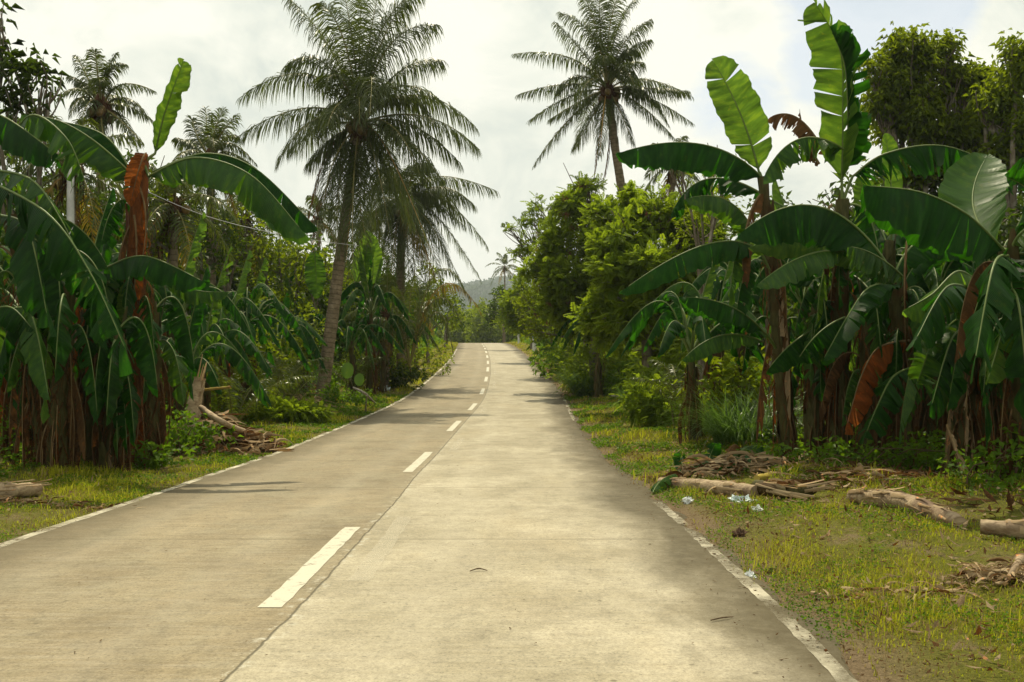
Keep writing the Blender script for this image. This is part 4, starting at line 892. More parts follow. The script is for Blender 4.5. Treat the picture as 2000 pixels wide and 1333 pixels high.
for px, d, tp, h, lab, dn in [
  (110, 15.0, 128, 560, 'stout brown banana stem hung with dry leaves nearest the lone log on the left', 10),
  (180, 16.4, 185, 560, 'brown banana stem shaded by the big arching leaves left of the orange stem', 7),
  (40, 16.4, 36, 600, 'dark banana stem deepest in the left edge shade', 6),
  (222, 15.7, 228, 650, 'broad banana stem matted with straight dry fibres beside the orange stem', 6),
  (290, 17.4, 300, 610, 'slim banana stem matted with rust-brown fibres on the road side of the left clump', 5)]:
    hero_banana(lab, 0, [(px, 0, d), ((px+tp)/2, 740, d), (tp, h, d)], .18, .11, [
      ('g', (tp, h, d), (tp-50, h-30, d+.8), (tp-90, h+80, d+1.0), .7, dict(foldL=60, foldR=60, tears=6, shred=.4)),
      ('g', (tp, h, d), (tp+50, h-20, d+.2), (tp+80, h+110, d), .65, dict(foldL=60, foldR=60, tears=9, shred=.4)),
      ('g', (tp, h+20, d), (tp-10, h+40, d-.8), (tp-20, h+170, d-1.0), .6, dict(foldL=50, foldR=60, tears=4, shred=.4))], dead=dn, fib=260, lmax=2.0)

# ---------------------------------------------------------------- hero coconut palms
def hero_palm(label, base, trunk, crown, tips, nfr=10, seed=3, r0=.26, r1=.17, L=1.45, nnut=8, group=None, npairs=104, w=.036, fillL=3.6, fill_hi=60, fill_lo=-20):
    global rng
    keep = rng; rng = np.random.default_rng(seed)
    d = base[1]; x = (base[0]-1000)*d/F; b = np.array([x, d, float(gz(x, d))])
    root = thing('coconut_palm', label, 'palm tree', b, group); c = P(*crown)
    palm_trunk(root, [b-UPV*.2]+[P(*t) for t in trunk]+[c+UPV*.1], r0, r1, 60)
    for t in tips:
        m_, e = t[0], t[1]; o = dict(t[2]) if len(t) > 2 else {}
        dd = o.pop('dd', rng.uniform(-1.8, 1.8)); q1 = P(m_[0], m_[1], crown[2]+dd*.5); q2 = P(e[0], e[1], crown[2]+dd)
        mats = {'y': ('palm_yellow', 'rachis_y'), 'o': ('palm', 'rachis_y'), 'd': ('palm_dead', 'rachis_y')}.get(o.pop('k', ''), ('palm', 'rachis'))
        args = dict(L=L, npairs=npairs, droop=.55, w=w, rr=.045); args.update(o)
        st = norm(q1-c)*.25
        frond(root, c+st, q1, q2, mats=mats, name='dead_frond' if mats[0] == 'palm_dead' else 'frond', **args)
    a0 = rng.uniform(0, 6)
    for i in range(nfr):
        a = a0+i*2.4; f = (i+.5)/nfr; el = math.radians(fill_hi+(fill_lo-fill_hi)*f); hd = np.array([math.cos(a)*.55, math.sin(a), 0]); hd = hd/np.linalg.norm(hd)
        dr = hd*math.cos(el)+UPV*math.sin(el); LL = fillL
        frond(root, c+dr*.2, c+dr*LL*.52, c+dr*LL*.9-UPV*LL*(.15+.3*math.cos(el)), L=L*.9, npairs=npairs, droop=.6, w=w, rr=.045)
    nuts(root, c-UPV*.1, nnut, .55, .15); crownshaft(root, c, .28, 1.1)
    rng = keep; return root
hero_palm('tall leaning coconut palm with a full crown at the left roadside', (627, 37.5),
  [(640, 690, 37.6), (657, 560, 37.8), (676, 420, 37.9), (690, 320, 38)], (703, 238, 38), [
  ((645, 95), (566, -2), dict(droop=.8, dd=1)), ((672, 80), (628, 8), dict(droop=.6)), ((690, 90), (668, -30), dict(droop=.4)), ((703, 80), (708, -50), dict(L=.8, vee=.6, droop=.1)),
  ((722, 80), (745, -40), dict(droop=.4)), ((745, 85), (790, 10), dict(droop=.6)), ((760, 90), (852, 48), dict(droop=.9)), ((745, 60), (820, -15), dict(droop=.8)),
  ((780, 140), (860, 118), dict(droop=.8)), ((775, 170), (850, 190), dict(droop=.6, dd=-2)),
  ((632, 122), (560, 128), dict(droop=.8)), ((600, 145), (470, 190), dict(droop=.9, dd=.5)), ((590, 212), (463, 268), dict(droop=.9, dd=-.5)), ((628, 250), (572, 292), dict(droop=1.)), ((650, 270), (602, 318), dict(droop=1.1)),
  ((820, 186), (928, 248), dict(droop=1., dd=.5)), ((830, 228), (932, 288), dict(droop=1., dd=-.6)), ((805, 245), (898, 318), dict(droop=1.)), ((790, 270), (862, 352), dict(droop=1.)),
  ((724, 150), (722, 225), dict(dd=-4.0, droop=.9)), ((668, 200), (640, 245), dict(dd=-3.5, droop=.9)), ((760, 300), (845, 500), dict(k='o', droop=1.2, dd=-1.2)),
  ((688, 370), (676, 520), dict(k='o', droop=1.4, dd=-1.4, L=.8)), ((705, 360), (700, 500), dict(droop=1.4, dd=.8, L=.8)), ((655, 330), (610, 430), dict(k='d', droop=1.2, L=.5)), ((640, 300), (600, 440), dict(k='d', droop=1.3, L=.45)),
  ((720, 330), (745, 470), dict(droop=1.3, dd=.8)), ((665, 340), (650, 480), dict(droop=1.4, dd=.6)), ((665, 350), (662, 500), dict(droop=.6, dd=-1.0, L=1.1)), ((700, 360), (718, 480), dict(droop=.6, dd=-1.2, L=1.1)), ((650, 320), (632, 420), dict(droop=.7, dd=-1.6, L=1.1)), ((735, 320), (760, 450), dict(droop=.7, dd=-1.5, L=1.1)), ((690, 370), (690, 540), dict(droop=.5, dd=-1.8, L=1.0)), ((755, 310), (805, 440), dict(droop=.8, dd=1.0)), ((740, 300), (790, 420), dict(droop=1.2, dd=.6))],
  nfr=8, nnut=12, seed=5)
hero_palm('coconut palm standing alone against the sky above the right-hand thicket', (1236, 47),
  [(1232, 560, 47), (1218, 400, 47), (1200, 280, 47)], (1186, 172, 47), [
  ((1160, 75), (1095, 25), dict(droop=.7)), ((1165, 60), (1140, -8), dict(droop=.5)), ((1172, 50), (1172, -25), dict(vee=.5, droop=.2)), ((1190, 60), (1212, -20), dict(droop=.4)), ((1205, 60), (1248, -8), dict(droop=.5)),
  ((1215, 90), (1270, 40), dict(droop=.7)), ((1218, 110), (1268, 78), dict(droop=.7)), ((1140, 105), (1085, 45), dict(droop=.6)), ((1110, 112), (1005, 105), dict(droop=.9)), ((1100, 165), (1012, 185), dict(droop=.9)),
  ((1110, 190), (1035, 235), dict(droop=.8)), ((1130, 200), (1075, 232), dict(droop=.8)), ((1110, 235), (1044, 322), dict(droop=.8)), ((1150, 240), (1120, 290), dict(droop=.9)), ((1260, 155), (1350, 188), dict(droop=.9)), ((1265, 172), (1342, 178), dict(droop=.8)),
  ((1265, 190), (1352, 240), dict(droop=.9)), ((1250, 205), (1315, 268), dict(droop=.9)), ((1212, 220), (1237, 282), dict(droop=.9)), ((1222, 128), (1255, 122), dict(dd=-3, droop=.8)),
  ((1178, 225), (1172, 305), dict(k='o', dd=-1.5, droop=1.1)), ((1172, 260), (1160, 352), dict(k='d', L=.35, droop=1.3)), ((1190, 270), (1175, 365), dict(k='d', L=.4, droop=1.4)), ((1200, 250), (1205, 330), dict(droop=1.3, L=.6))],
  nfr=10, seed=8, r0=.24, r1=.17, nnut=7, L=1.0, fillL=3.2, w=.036)
hero_palm('coconut palm behind the tall leaning one, its heavy crown drooping over the road edge', (785, 50),
  [(782, 560, 50), (784, 470, 50)], (788, 398, 50), [
  ((850, 345), (968, 372), dict(droop=1.)), ((860, 365), (925, 400), dict(droop=1.)), ((860, 385), (950, 478), dict(droop=1.)), ((850, 420), (938, 545), dict(droop=1., L=1.1)), ((835, 430), (905, 560), dict(droop=1., L=1.1)),
  ((760, 350), (700, 395), dict(droop=1.)), ((800, 340), (830, 318), dict(droop=.8)), ((770, 340), (745, 330), dict(droop=.8)), ((745, 400), (690, 460), dict(droop=1.)), ((775, 450), (765, 600), dict(k='o', droop=1.4)),
  ((795, 460), (800, 610), dict(droop=1.4, dd=-1)), ((815, 450), (838, 590), dict(droop=1.4, dd=-.5)), ((805, 430), (850, 540), dict(k='y', droop=1.3, dd=-1.5)), ((760, 430), (735, 560), dict(droop=1.4)), ((780, 440), (785, 560), dict(droop=1.4, dd=1)), ((770, 470), (758, 640), dict(droop=.6, dd=-1.4, L=1.2)), ((805, 470), (815, 640), dict(droop=.6, dd=-1.6, L=1.2)), ((830, 440), (868, 580), dict(droop=.8, dd=-1.2, L=1.2)), ((745, 430), (715, 540), dict(droop=.8, dd=-1, L=1.2)), ((825, 380), (905, 440), dict(droop=1.))],
  nfr=9, seed=12, r0=.25, nnut=6, fillL=3.6, fill_lo=-40)
hero_palm('smaller coconut palm on the skyline above the left banana clump', (197, 36), [(198, 500, 36), (197, 330, 36)], (197, 208, 36), [
  ((165, 165), (140, 150), {}), ((170, 150), (150, 110), {}), ((190, 135), (185, 98), dict(droop=.4)), ((215, 140), (243, 125), {}), ((240, 165), (302, 178), dict(droop=.9)), ((245, 205), (298, 235), dict(droop=.9)), ((160, 190), (138, 225), dict(droop=.9)),
  ((235, 235), (278, 278), dict(droop=.9)), ((165, 230), (140, 270), dict(droop=.9)), ((210, 140), (228, 105), dict(droop=.5)), ((200, 250), (210, 310), dict(droop=1.2))], nfr=8, seed=21, r0=.2, r1=.13, L=.6, nnut=5, npairs=64, fillL=2.0)
hero_palm('coconut palm with stiff upright fronds between the orange-stemmed banana and the tall palm', (412, 38), [(412, 560, 38), (412, 420, 38)], (412, 310, 38), [
  ((385, 265), (375, 232), dict(droop=.3)), ((405, 255), (402, 212), dict(droop=.2)), ((420, 255), (436, 215), dict(droop=.2)), ((432, 262), (462, 225), dict(droop=.4)), ((450, 280), (500, 320), dict(droop=.9)), ((455, 300), (518, 345), dict(droop=.9)),
  ((370, 280), (345, 270), dict(droop=.7)), ((375, 310), (340, 350), dict(droop=.9)), ((440, 360), (470, 450), dict(k='y', droop=1.2)), ((390, 370), (375, 460), dict(k='o', droop=1.3)), ((415, 370), (420, 480), dict(droop=1.3)), ((450, 340), (500, 420), dict(droop=1.2))],
  nfr=9, seed=23, r0=.2, r1=.14, L=.65, nnut=6, npairs=64, fillL=2.2, fill_lo=-50)
for args in [
  ((986, 176), 'distant coconut palm on the skyline where the road disappears', dict(h=522, L=3.7, seed=31, n=18, lw=.10, npairs=24)),
  ((962, 160), 'distant coconut palm half hidden below the lone skyline palm', dict(h=590, L=3.4, seed=32, n=14, lw=.10, npairs=24)),
  ((1275, 40), 'coconut palm peeking out above the long flat banana leaf on the right', dict(h=318, L=1.7, seed=33, n=12, lw=.05, lean=(.9, 0))),
  ((622, 62), 'small brown-tinged palm seen past the tip of the left arching banana leaf', dict(h=430, L=2.6, seed=34, n=16, lw=.06)),
  ((722, 75), 'pale distant palm in the gap between the two big left coconut palms', dict(h=462, L=3.0, seed=35, n=16, lw=.07)),
  ((480, 42), 'slender palm with drooping fronds behind the left arching banana leaf', dict(h=430, L=2.4, seed=36, n=16, lw=.05)),
  ((340, 30), 'dark palm in the shade below the skyline behind the orange stem', dict(h=400, L=2.4, seed=37, n=16, lw=.045)),
  ((140, 27), 'dark palm tangled among leaves below the skyline palm on the far left', dict(h=330, L=2.3, seed=38, n=16, lw=.045)),
  ((1075, 60), 'palm crown poking out of the feathery thicket top on the right', dict(h=440, L=2.8, seed=39, n=14, lw=.06)),
  ((1115, 47), 'low palm with a yellowing frond reaching out of the right thicket', dict(h=585, L=2.4, seed=40, n=12, lw=.05)),
  ((800, 46), 'short young palm under the heavy drooping crown on the left', dict(h=612, L=2.7, seed=41, n=14, lw=.05)),
  ((870, 62), 'short palm with pale fronds overhanging the far left verge', dict(h=600, L=2.2, seed=42, n=14, lw=.06))]:
    (px, d), lab, o = args; x = at(px, d)[0]; z = float(gz(x, d)); H = CAMZ-(o['h']-666)*d/F-z
    random_palm((x, d, z), lab, H=H, n=o['n'], L=o['L'], seed=o['seed'], lw=o['lw'], npairs=o.get('npairs', 36), lean=o.get('lean', (0, 0)), tr=.13)
hb = P(800, 700, 44); x = hb[0]
root = thing('young_palm', 'trunkless young palm throwing long pale fronds towards the road on the left', 'palm tree', (x, 44, float(gz(x, 44))))
c = np.array([x, 44, float(gz(x, 44))+1.2])
for e, m_ in [((940, 612), (860, 560)), ((915, 580), (850, 535)), ((885, 690), (850, 610)), ((720, 640), (760, 580)), ((700, 680), (745, 620)), ((810, 540), (800, 600)), ((770, 560), (785, 610)), ((905, 640), (850, 585))]:
    frond(root, c, P(m_[0], m_[1], 43.6), P(e[0], e[1], 43.2), L=.7, npairs=50, droop=1.0, w=.04, mats=('palm', 'rachis') if e[0] != 940 else ('palm_yellow', 'rachis_y'))

# ---------------------------------------------------------------- mid-distance bananas
for px, d, h, lab, o in [
  (402, 24, 1.7, 'young banana plant with split leaves behind the broken stump', dict(seed=51, nl=8, shredded=.7, dead=2)),
  (492, 29, 2.6, 'banana plant with a shaggy brown stem in the middle of the left thicket', dict(seed=52, nl=9, shredded=.6, dead=9)),
  (352, 22, 1.3, 'low banana plant just right of the orange-stemmed one', dict(seed=53, nl=7, shredded=.3, dead=1)),
  (592, 42, 2.6, 'banana plant with a broad leaf hanging face-on left of the tall palm trunk', dict(seed=54, nl=8, dead=5)),
  (722, 42, 3.5, 'banana plant with bright upright leaves right of the tall palm trunk', dict(seed=55, nl=9, young=3, dead=4)),
  (690, 40, 2.0, 'banana plant with tattered silvery leaves beside the tall palm trunk', dict(seed=56, nl=9, shredded=.9, dead=3)),
  (748, 44, 2.3, 'banana plant with dark ragged leaves where the left verge narrows', dict(seed=57, nl=9, shredded=.7, dead=3)),
  (832, 56, 2.2, 'brown-stemmed banana plant closest to the far left verge', dict(seed=58, nl=8, shredded=.7, dead=7)),
  (1400, 24, 2.6, 'banana plant with glossy split leaves behind the tall grass clump', dict(seed=61, nl=9, shredded=.8, dead=4)),
  (1360, 21.5, 2.0, 'dark banana stem with few leaves at the left end of the right clump', dict(seed=62, nl=6, shredded=.6, dead=5, r=.11)),
  (1160, 40, 2.6, 'banana plant with dark drooping leaves poking out of the right thicket', dict(seed=63, nl=8, shredded=.4, dead=1)),
  (1455, 25, 3.0, 'banana plant deep behind the lower leaves of the pale-leaved plant', dict(seed=64, nl=8, shredded=.5, dead=4)),
  (1830, 19, 2.6, 'banana plant in deep shade behind the right clump stems', dict(seed=65, nl=9, shredded=.5, dead=5)),
  (1930, 17.5, 3.0, 'banana plant in deep shade behind the broad dark leaf', dict(seed=66, nl=9, shredded=.5, dead=4)),
  (20, 19, 2.8, 'banana plant in shade behind the left edge stems', dict(seed=68, nl=9, shredded=.5, dead=5)),
  (150, 20, 2.9, 'banana plant in shade between the brown stems on the left', dict(seed=69, nl=9, shredded=.5, dead=5)),
  (435, 27, 2.3, 'banana plant with a dense rosette behind the dead-leaf heap', dict(seed=81, nl=9, shredded=.6, dead=3)),
  (528, 36, 2.0, 'banana plant in the dark gap between the shaggy brown stem and the tall palm', dict(seed=82, nl=9, shredded=.6, dead=4)),
  (560, 45, 3.2, 'taller banana plant just left of the leaf hanging face-on', dict(seed=83, nl=9, shredded=.5, dead=4)),
  (780, 50, 2.8, 'banana plant under the hanging fronds of the second big left palm', dict(seed=84, nl=9, shredded=.7, dead=5)),
  (330, 24.5, 2.6, 'banana plant immediately right of the orange stem, in shade', dict(seed=85, nl=9, shredded=.5, dead=4)),
  (1590, 21.5, 3.0, 'banana plant filling the shade behind the thick brown stem on the right', dict(seed=86, nl=10, shredded=.5, dead=5)),
  (1760, 21, 3.2, 'banana plant filling the shade behind the rust-brown dead leaf on the right', dict(seed=87, nl=10, shredded=.6, dead=5)),
  (925, 118, 2.6, 'far banana plant where the road crests on the left', dict(seed=70, nl=7, shredded=.3, dead=0, scale=1.3))]:
    random_banana(at(px, d), lab, h=h, **o)
# leaf that hangs face-on beside the palm trunk
r_ = [o for o in COL.objects if o.get('label', '').startswith('banana plant with a broad leaf hanging')][0]
bleaf(r_, P(614, 488, 41), P(617, 530, 40.9), P(620, 580, 40.8), .95, 'p', side='v', foldL=15, foldR=15, tears=2, shred=.1, rnd=.2, blunt=2.2)
r_ = [o for o in COL.objects if o.get('label', '').startswith('banana plant with bright upright')][0]
bleaf(r_, P(695, 555, 42), P(712, 505, 42), P(722, 460, 42), 1.0, 'y', side='v', foldL=25, foldR=15, tears=2, rnd=.5, blunt=2.4)
bleaf(r_, P(725, 560, 42.2), P(728, 505, 42.2), P(715, 455, 42.3), .85, 'y', side='v', foldL=-10, foldR=25, tears=1, rnd=.8)

# ---------------------------------------------------------------- feathery thicket and trees, right side
def lobes_px(base, items, d):
    """(px,py,rx_px,rz_px,depth offset) -> lobes relative to base"""
    out_ = []
    for px, py, rx, rz, dd in items:
        c = P(px, py, d+dd); out_.append((c-np.asarray(base), (rx*d/F, max(rx, rz)*d/F*.8, rz*d/F)))
    return out_
def ptree(name, px, d, items, label, **k):
    b = at(px, d); H = max(CAMZ-(it[1]-666)*d/F for it in items)-b[2]
    return tree(name, b, label, H, lobes_px(b, items, d), **k)
ptree('feathery_tree', 1262, 33, [(1290, 415, 62, 52, 0), (1225, 455, 60, 55, -.5), (1340, 450, 55, 60, .5), (1270, 520, 85, 60, -1), (1205, 540, 50, 50, -.5), (1340, 540, 60, 55, 0), (1390, 470, 40, 60, 1), (1180, 480, 35, 35, 0), (1230, 610, 60, 50, -1), (1330, 620, 60, 50, -1), (1170, 600, 45, 45, 0), (1290, 680, 60, 40, .5), (1185, 420, 45, 40, 1), (1240, 395, 40, 35, 1), (1390, 560, 50, 50, 1), (1215, 640, 60, 50, 0), (1385, 400, 40, 40, 2)],
      'bright feathery-leaved tree with a pale bare trunk behind the right verge', kind_='feather', per=40, trunk_r=.2, pods=8, seed=71, cat='tree')
ptree('feathery_tree', 1130, 42, [(1130, 410, 48, 50, 0), (1085, 470, 45, 40, 0), (1160, 480, 50, 60, 0), (1110, 540, 60, 50, -.5), (1180, 560, 45, 50, -1), (1060, 520, 38, 38, .5), (1145, 365, 30, 22, 0), (1120, 610, 55, 45, 0), (1085, 590, 45, 45, 0), (1170, 630, 50, 45, 0)],
      'feathery tree hung with brown seed pods in front of the lone palm', kind_='feather', per=38, trunk_r=.16, pods=30, seed=72)
ptree('feathery_tree', 1085, 47, [(1018, 440, 20, 16, 0), (990, 445, 14, 10, 0), (1045, 398, 16, 22, 0), (1070, 445, 30, 30, 0), (1040, 425, 15, 12, 0), (1035, 480, 28, 18, 0), (1010, 492, 22, 9, 0)],
      'thin feathery branches reaching out over the road from the right thicket', kind_='feather', per=14, trunk_r=.10, seed=73, inner=.1)
ptree('bushy_tree', 1060, 56, [(1060, 560, 42, 45, 0), (1030, 600, 36, 40, 0), (1095, 590, 40, 45, 0), (1050, 520, 30, 25, 0), (1075, 640, 45, 30, 0), (1110, 640, 40, 34, 0), (1040, 645, 26, 26, 0)],
      'yellow-green bushy tree at the narrowing right verge', kind_='broad2', per=26, Lr=(.18, .30), Wr=(.08, .13), seed=74)
ptree('bushy_tree', 1012, 76, [(1012, 590, 34, 36, 0), (990, 615, 26, 28, 0), (1035, 600, 26, 36, 0), (1020, 555, 20, 20, 0), (1025, 635, 26, 24, 0), (1050, 640, 30, 24, 0)],
      'lighter green bushy tree further along the right verge', kind_='feather', per=22, seed=75)
ptree('bushy_tree', 978, 105, [(978, 600, 26, 28, 0), (962, 620, 18, 22, 0), (995, 615, 20, 26, 0), (975, 572, 16, 16, 0)],
      'dark round tree just before the crest of the road on the right', kind_='broad', per=12, Lr=(.3, .5), Wr=(.14, .22), seed=76)
ptree('pod_tree', 1370, 28, [(1385, 300, 26, 22, 0), (1365, 355, 40, 40, 0), (1420, 330, 25, 30, 0), (1330, 330, 24, 20, 0), (1400, 400, 50, 45, 0), (1360, 430, 60, 60, .5)],
      'sparse small-leaved tree rising behind the pale upright banana leaf', kind_='broad2', per=26, Lr=(.10, .2), Wr=(.03, .05), trunk_r=.1, seed=77, inner=.15)
ptree('leafy_tree', 1790, 33, [(1775, 130, 62, 60, 0), (1735, 175, 40, 45, 0), (1825, 110, 50, 45, 0), (1860, 165, 42, 45, 0), (1790, 205, 75, 55, 0), (1900, 210, 45, 50, .5), (1740, 250, 45, 40, .5), (1830, 270, 70, 45, 0), (1920, 150, 25, 25, 0), (1800, 330, 80, 50, 0), (1880, 250, 60, 50, 0), (1890, 330, 60, 50, 0), (1770, 90, 45, 38, 0), (1705, 130, 26, 28, 0), (1885, 165, 45, 48, 0), (1850, 90, 22, 24, 0), (1930, 230, 50, 55, 0), (1715, 200, 34, 40, 0)],
      'tall round-crowned tree with glossy leaves behind the right banana clump', per=90, Lr=(.16, .30), Wr=(.06, .10), trunk_r=.22, seed=78, droop=.9, tuft=.4, inner=.25, kind_='broad2')
ptree('leafy_tree', 1990, 31, [(1985, 150, 55, 55, 0), (1960, 210, 45, 50, 0), (2020, 120, 50, 50, 0), (2000, 260, 70, 60, 0), (1950, 310, 50, 50, 0), (2030, 350, 70, 60, 0), (1930, 190, 30, 34, 0), (1985, 95, 26, 24, 0)],
      'tall leafy tree cut off by the right edge of the photo', per=85, Lr=(.16, .30), Wr=(.06, .10), trunk_r=.22, seed=79, droop=.8, tuft=.4, inner=.25, kind_='broad2')
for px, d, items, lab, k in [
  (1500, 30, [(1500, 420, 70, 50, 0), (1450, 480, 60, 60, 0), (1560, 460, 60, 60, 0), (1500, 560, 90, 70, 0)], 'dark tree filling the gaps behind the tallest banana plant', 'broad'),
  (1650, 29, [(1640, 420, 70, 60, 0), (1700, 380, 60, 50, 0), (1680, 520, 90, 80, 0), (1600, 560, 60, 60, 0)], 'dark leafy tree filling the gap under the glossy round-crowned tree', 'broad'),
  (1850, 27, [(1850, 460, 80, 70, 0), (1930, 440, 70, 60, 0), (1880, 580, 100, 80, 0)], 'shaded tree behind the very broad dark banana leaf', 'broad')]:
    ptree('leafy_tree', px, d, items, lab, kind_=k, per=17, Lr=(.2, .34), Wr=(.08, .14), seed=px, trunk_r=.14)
# ---------------------------------------------------------------- trees, left side
ptree('bamboo_like_tree', 40, 26, [(30, 130, 60, 45, 0), (85, 150, 38, 35, 0), (-10, 90, 40, 50, 0), (20, 200, 60, 40, 0), (100, 175, 22, 16, 0), (-10, 20, 26, 22, 0)],
      'tree with narrow drooping leaves in the top left corner', kind_='broad', per=30, Lr=(.22, .42), Wr=(.025, .05), trunk_r=.12, seed=81, droop=.8, inner=.1)
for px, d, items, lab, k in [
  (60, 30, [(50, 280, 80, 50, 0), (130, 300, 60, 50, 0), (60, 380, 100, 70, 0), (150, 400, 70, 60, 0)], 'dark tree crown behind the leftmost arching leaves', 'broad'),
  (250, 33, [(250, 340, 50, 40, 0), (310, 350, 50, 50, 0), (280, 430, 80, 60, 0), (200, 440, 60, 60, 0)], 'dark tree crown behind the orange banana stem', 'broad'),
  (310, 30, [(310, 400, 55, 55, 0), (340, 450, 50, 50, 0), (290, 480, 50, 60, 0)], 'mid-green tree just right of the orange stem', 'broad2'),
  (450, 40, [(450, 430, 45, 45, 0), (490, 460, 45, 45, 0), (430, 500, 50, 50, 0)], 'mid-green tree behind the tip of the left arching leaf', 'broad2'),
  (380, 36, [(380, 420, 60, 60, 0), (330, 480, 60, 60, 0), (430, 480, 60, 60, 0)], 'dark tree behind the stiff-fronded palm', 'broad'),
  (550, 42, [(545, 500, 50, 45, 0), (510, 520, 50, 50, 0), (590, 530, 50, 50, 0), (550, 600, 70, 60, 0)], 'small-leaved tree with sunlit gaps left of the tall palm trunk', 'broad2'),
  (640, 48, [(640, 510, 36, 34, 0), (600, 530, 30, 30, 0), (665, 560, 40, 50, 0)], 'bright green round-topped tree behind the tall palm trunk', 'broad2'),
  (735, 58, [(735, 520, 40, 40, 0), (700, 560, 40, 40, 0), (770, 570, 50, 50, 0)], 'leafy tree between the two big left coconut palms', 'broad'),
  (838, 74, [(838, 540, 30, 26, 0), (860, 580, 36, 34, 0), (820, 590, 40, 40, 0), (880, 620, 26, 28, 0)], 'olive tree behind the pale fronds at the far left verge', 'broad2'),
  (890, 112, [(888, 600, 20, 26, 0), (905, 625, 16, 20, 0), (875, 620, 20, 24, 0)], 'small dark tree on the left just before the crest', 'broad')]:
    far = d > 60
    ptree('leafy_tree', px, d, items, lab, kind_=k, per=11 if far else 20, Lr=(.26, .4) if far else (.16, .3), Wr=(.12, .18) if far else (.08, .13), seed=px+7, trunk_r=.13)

# ---------------------------------------------------------------- masses nobody could count: forest behind, undergrowth, grass, litter, the far hill
def forest(side, ys, name='forest'):
    mb = MB()
    for y in ys:
        for row, off in enumerate((12 if side > 0 else 10.5, 17, 24)):
            if row == 2 and y > 70: continue
            x = road_x(y)+side*(RW/2+off*(.78 if y > 45 else 1)+rng.normal()*1.0)
            if y < 30 and row == 0: x += side*2.5
            yy_ = y+rng.normal()*1.2; z = float(gz(x, yy_)); h = rng.uniform(5.4, 7.0)+row*.5+(.7 if side < 0 and y < 50 else 0)
            for k in range(5):
                r = rng.uniform(1.6, 2.4); c = np.array([x+rng.normal()*1.2, yy_+rng.normal()*1.2, z+(h-r)*(k+1)/4])
                g = 1.0 if y < 50 else .55
                crown_cloud(mb, [(c, (r, r, r*1.0))], 21*g, (.22/g**.5, .40/g**.5), (.10/g**.5, .20/g**.5), cluster=6, droop=.6, inner=.35, tuft=.5)
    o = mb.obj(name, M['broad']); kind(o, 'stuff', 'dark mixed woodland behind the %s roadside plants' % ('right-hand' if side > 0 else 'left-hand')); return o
forest(-1, list(np.arange(17, 60, 4.0))+list(np.arange(64, 150, 8)))
forest(1, list(np.arange(17, 60, 4.0))+list(np.arange(64, 150, 8)))
def far_wood():
    mb = MB()
    spots = [(rng.uniform(-60, 60), rng.uniform(150, 240), rng.uniform(4.5, 8.0)) for _ in range(90)]+[(rng.uniform(-22, 12), rng.uniform(186, 215), rng.uniform(5.0, 7.5)) for _ in range(26)]
    for x, y, h in spots:
        rx = road_x(y)
        if abs(x-rx) < 7 and y < 186: x = rx+math.copysign(8+rng.random()*5, x-rx+.1)
        if abs(x-rx) < 5 and y < 200: continue
        z = float(gz(x, y)); r = rng.uniform(2.4, 3.6)
        for k in range(2):
            crown_cloud(mb, [((x, y, z+h*(.35+.4*k)), (r, r, r*.95))], 4.5, (.5, .9), (.3, .5), cluster=5, droop=.5, inner=.4, tuft=.7)
    o = mb.obj('distant_wood', M['broad2']); kind(o, 'stuff', 'hazy woodland closing the view beyond the crest of the road')
far_wood()
def hill_z(x, y):
    t = (y-1150)/1600
    return -8+np.sin(np.clip(t*1.7, 0, 1.57))*(112+26*np.sin(x*.0035+1.8)+18*np.sin(x*.0085+.3))+12*np.sin(x*.02+y*.012)+6*np.sin(x*.05-y*.04)
def hills():
    mb = MB(); nx, ny = 160, 60
    X, Y = np.meshgrid(np.linspace(-1800, 1800, nx), np.linspace(1150, 2900, ny), indexing='ij')
    U = np.zeros(X.shape+(3,)); i, j = np.meshgrid(np.arange(nx-1), np.arange(ny-1), indexing='ij')
    Q = np.stack([i*ny+j, (i+1)*ny+j, (i+1)*ny+j+1, i*ny+j+1], -1).reshape(-1, 4)
    mb.add(np.stack([X, Y, hill_z(X, Y)], -1), U, Q); o = mb.obj('hills', M['hillwood']); kind(o, 'structure')
    mb = MB(); n = 24000; x = rng.uniform(-420, 260, n); y = 1150+1500*rng.random(n)**1.2
    p = np.stack([x, y, hill_z(x, y)], -1); cl = 5
    base = np.repeat(p, cl, 0)+rng.normal(size=(n*cl, 3))*[4, 4, 2.5]+[0, 0, 5.0]
    leaves(mb, base, sph(n*cl)+[0, -.3, .5], rng.uniform(4.0, 8, n*cl), rng.uniform(3, 6.0, n*cl), np.repeat(rng.random(n), cl), droop=.3)
    o = mb.obj('hillside_wood', M['hillwood']); kind(o, 'stuff', 'blue-grey forested hillside at the end of the view')
hills()
def edge_off(side, y):
    """distance from the road edge to the start of the plants"""
    if side < 0: return float(np.interp(y, [8, 13, 17, 21, 26, 33, 40, 55, 80, 140], [3.2, 2.7, 2.2, 2.4, 3.0, 3.4, 3.3, 2.6, 2.4, 2.0]))
    return float(np.interp(y, [6, 9, 12, 15, 18, 22, 30, 40, 50, 60, 80, 140], [4.2, 4.0, 3.6, 3.2, 2.8, 3.0, 3.6, 3.4, 2.6, 2.1, 2.0, 2.0]))
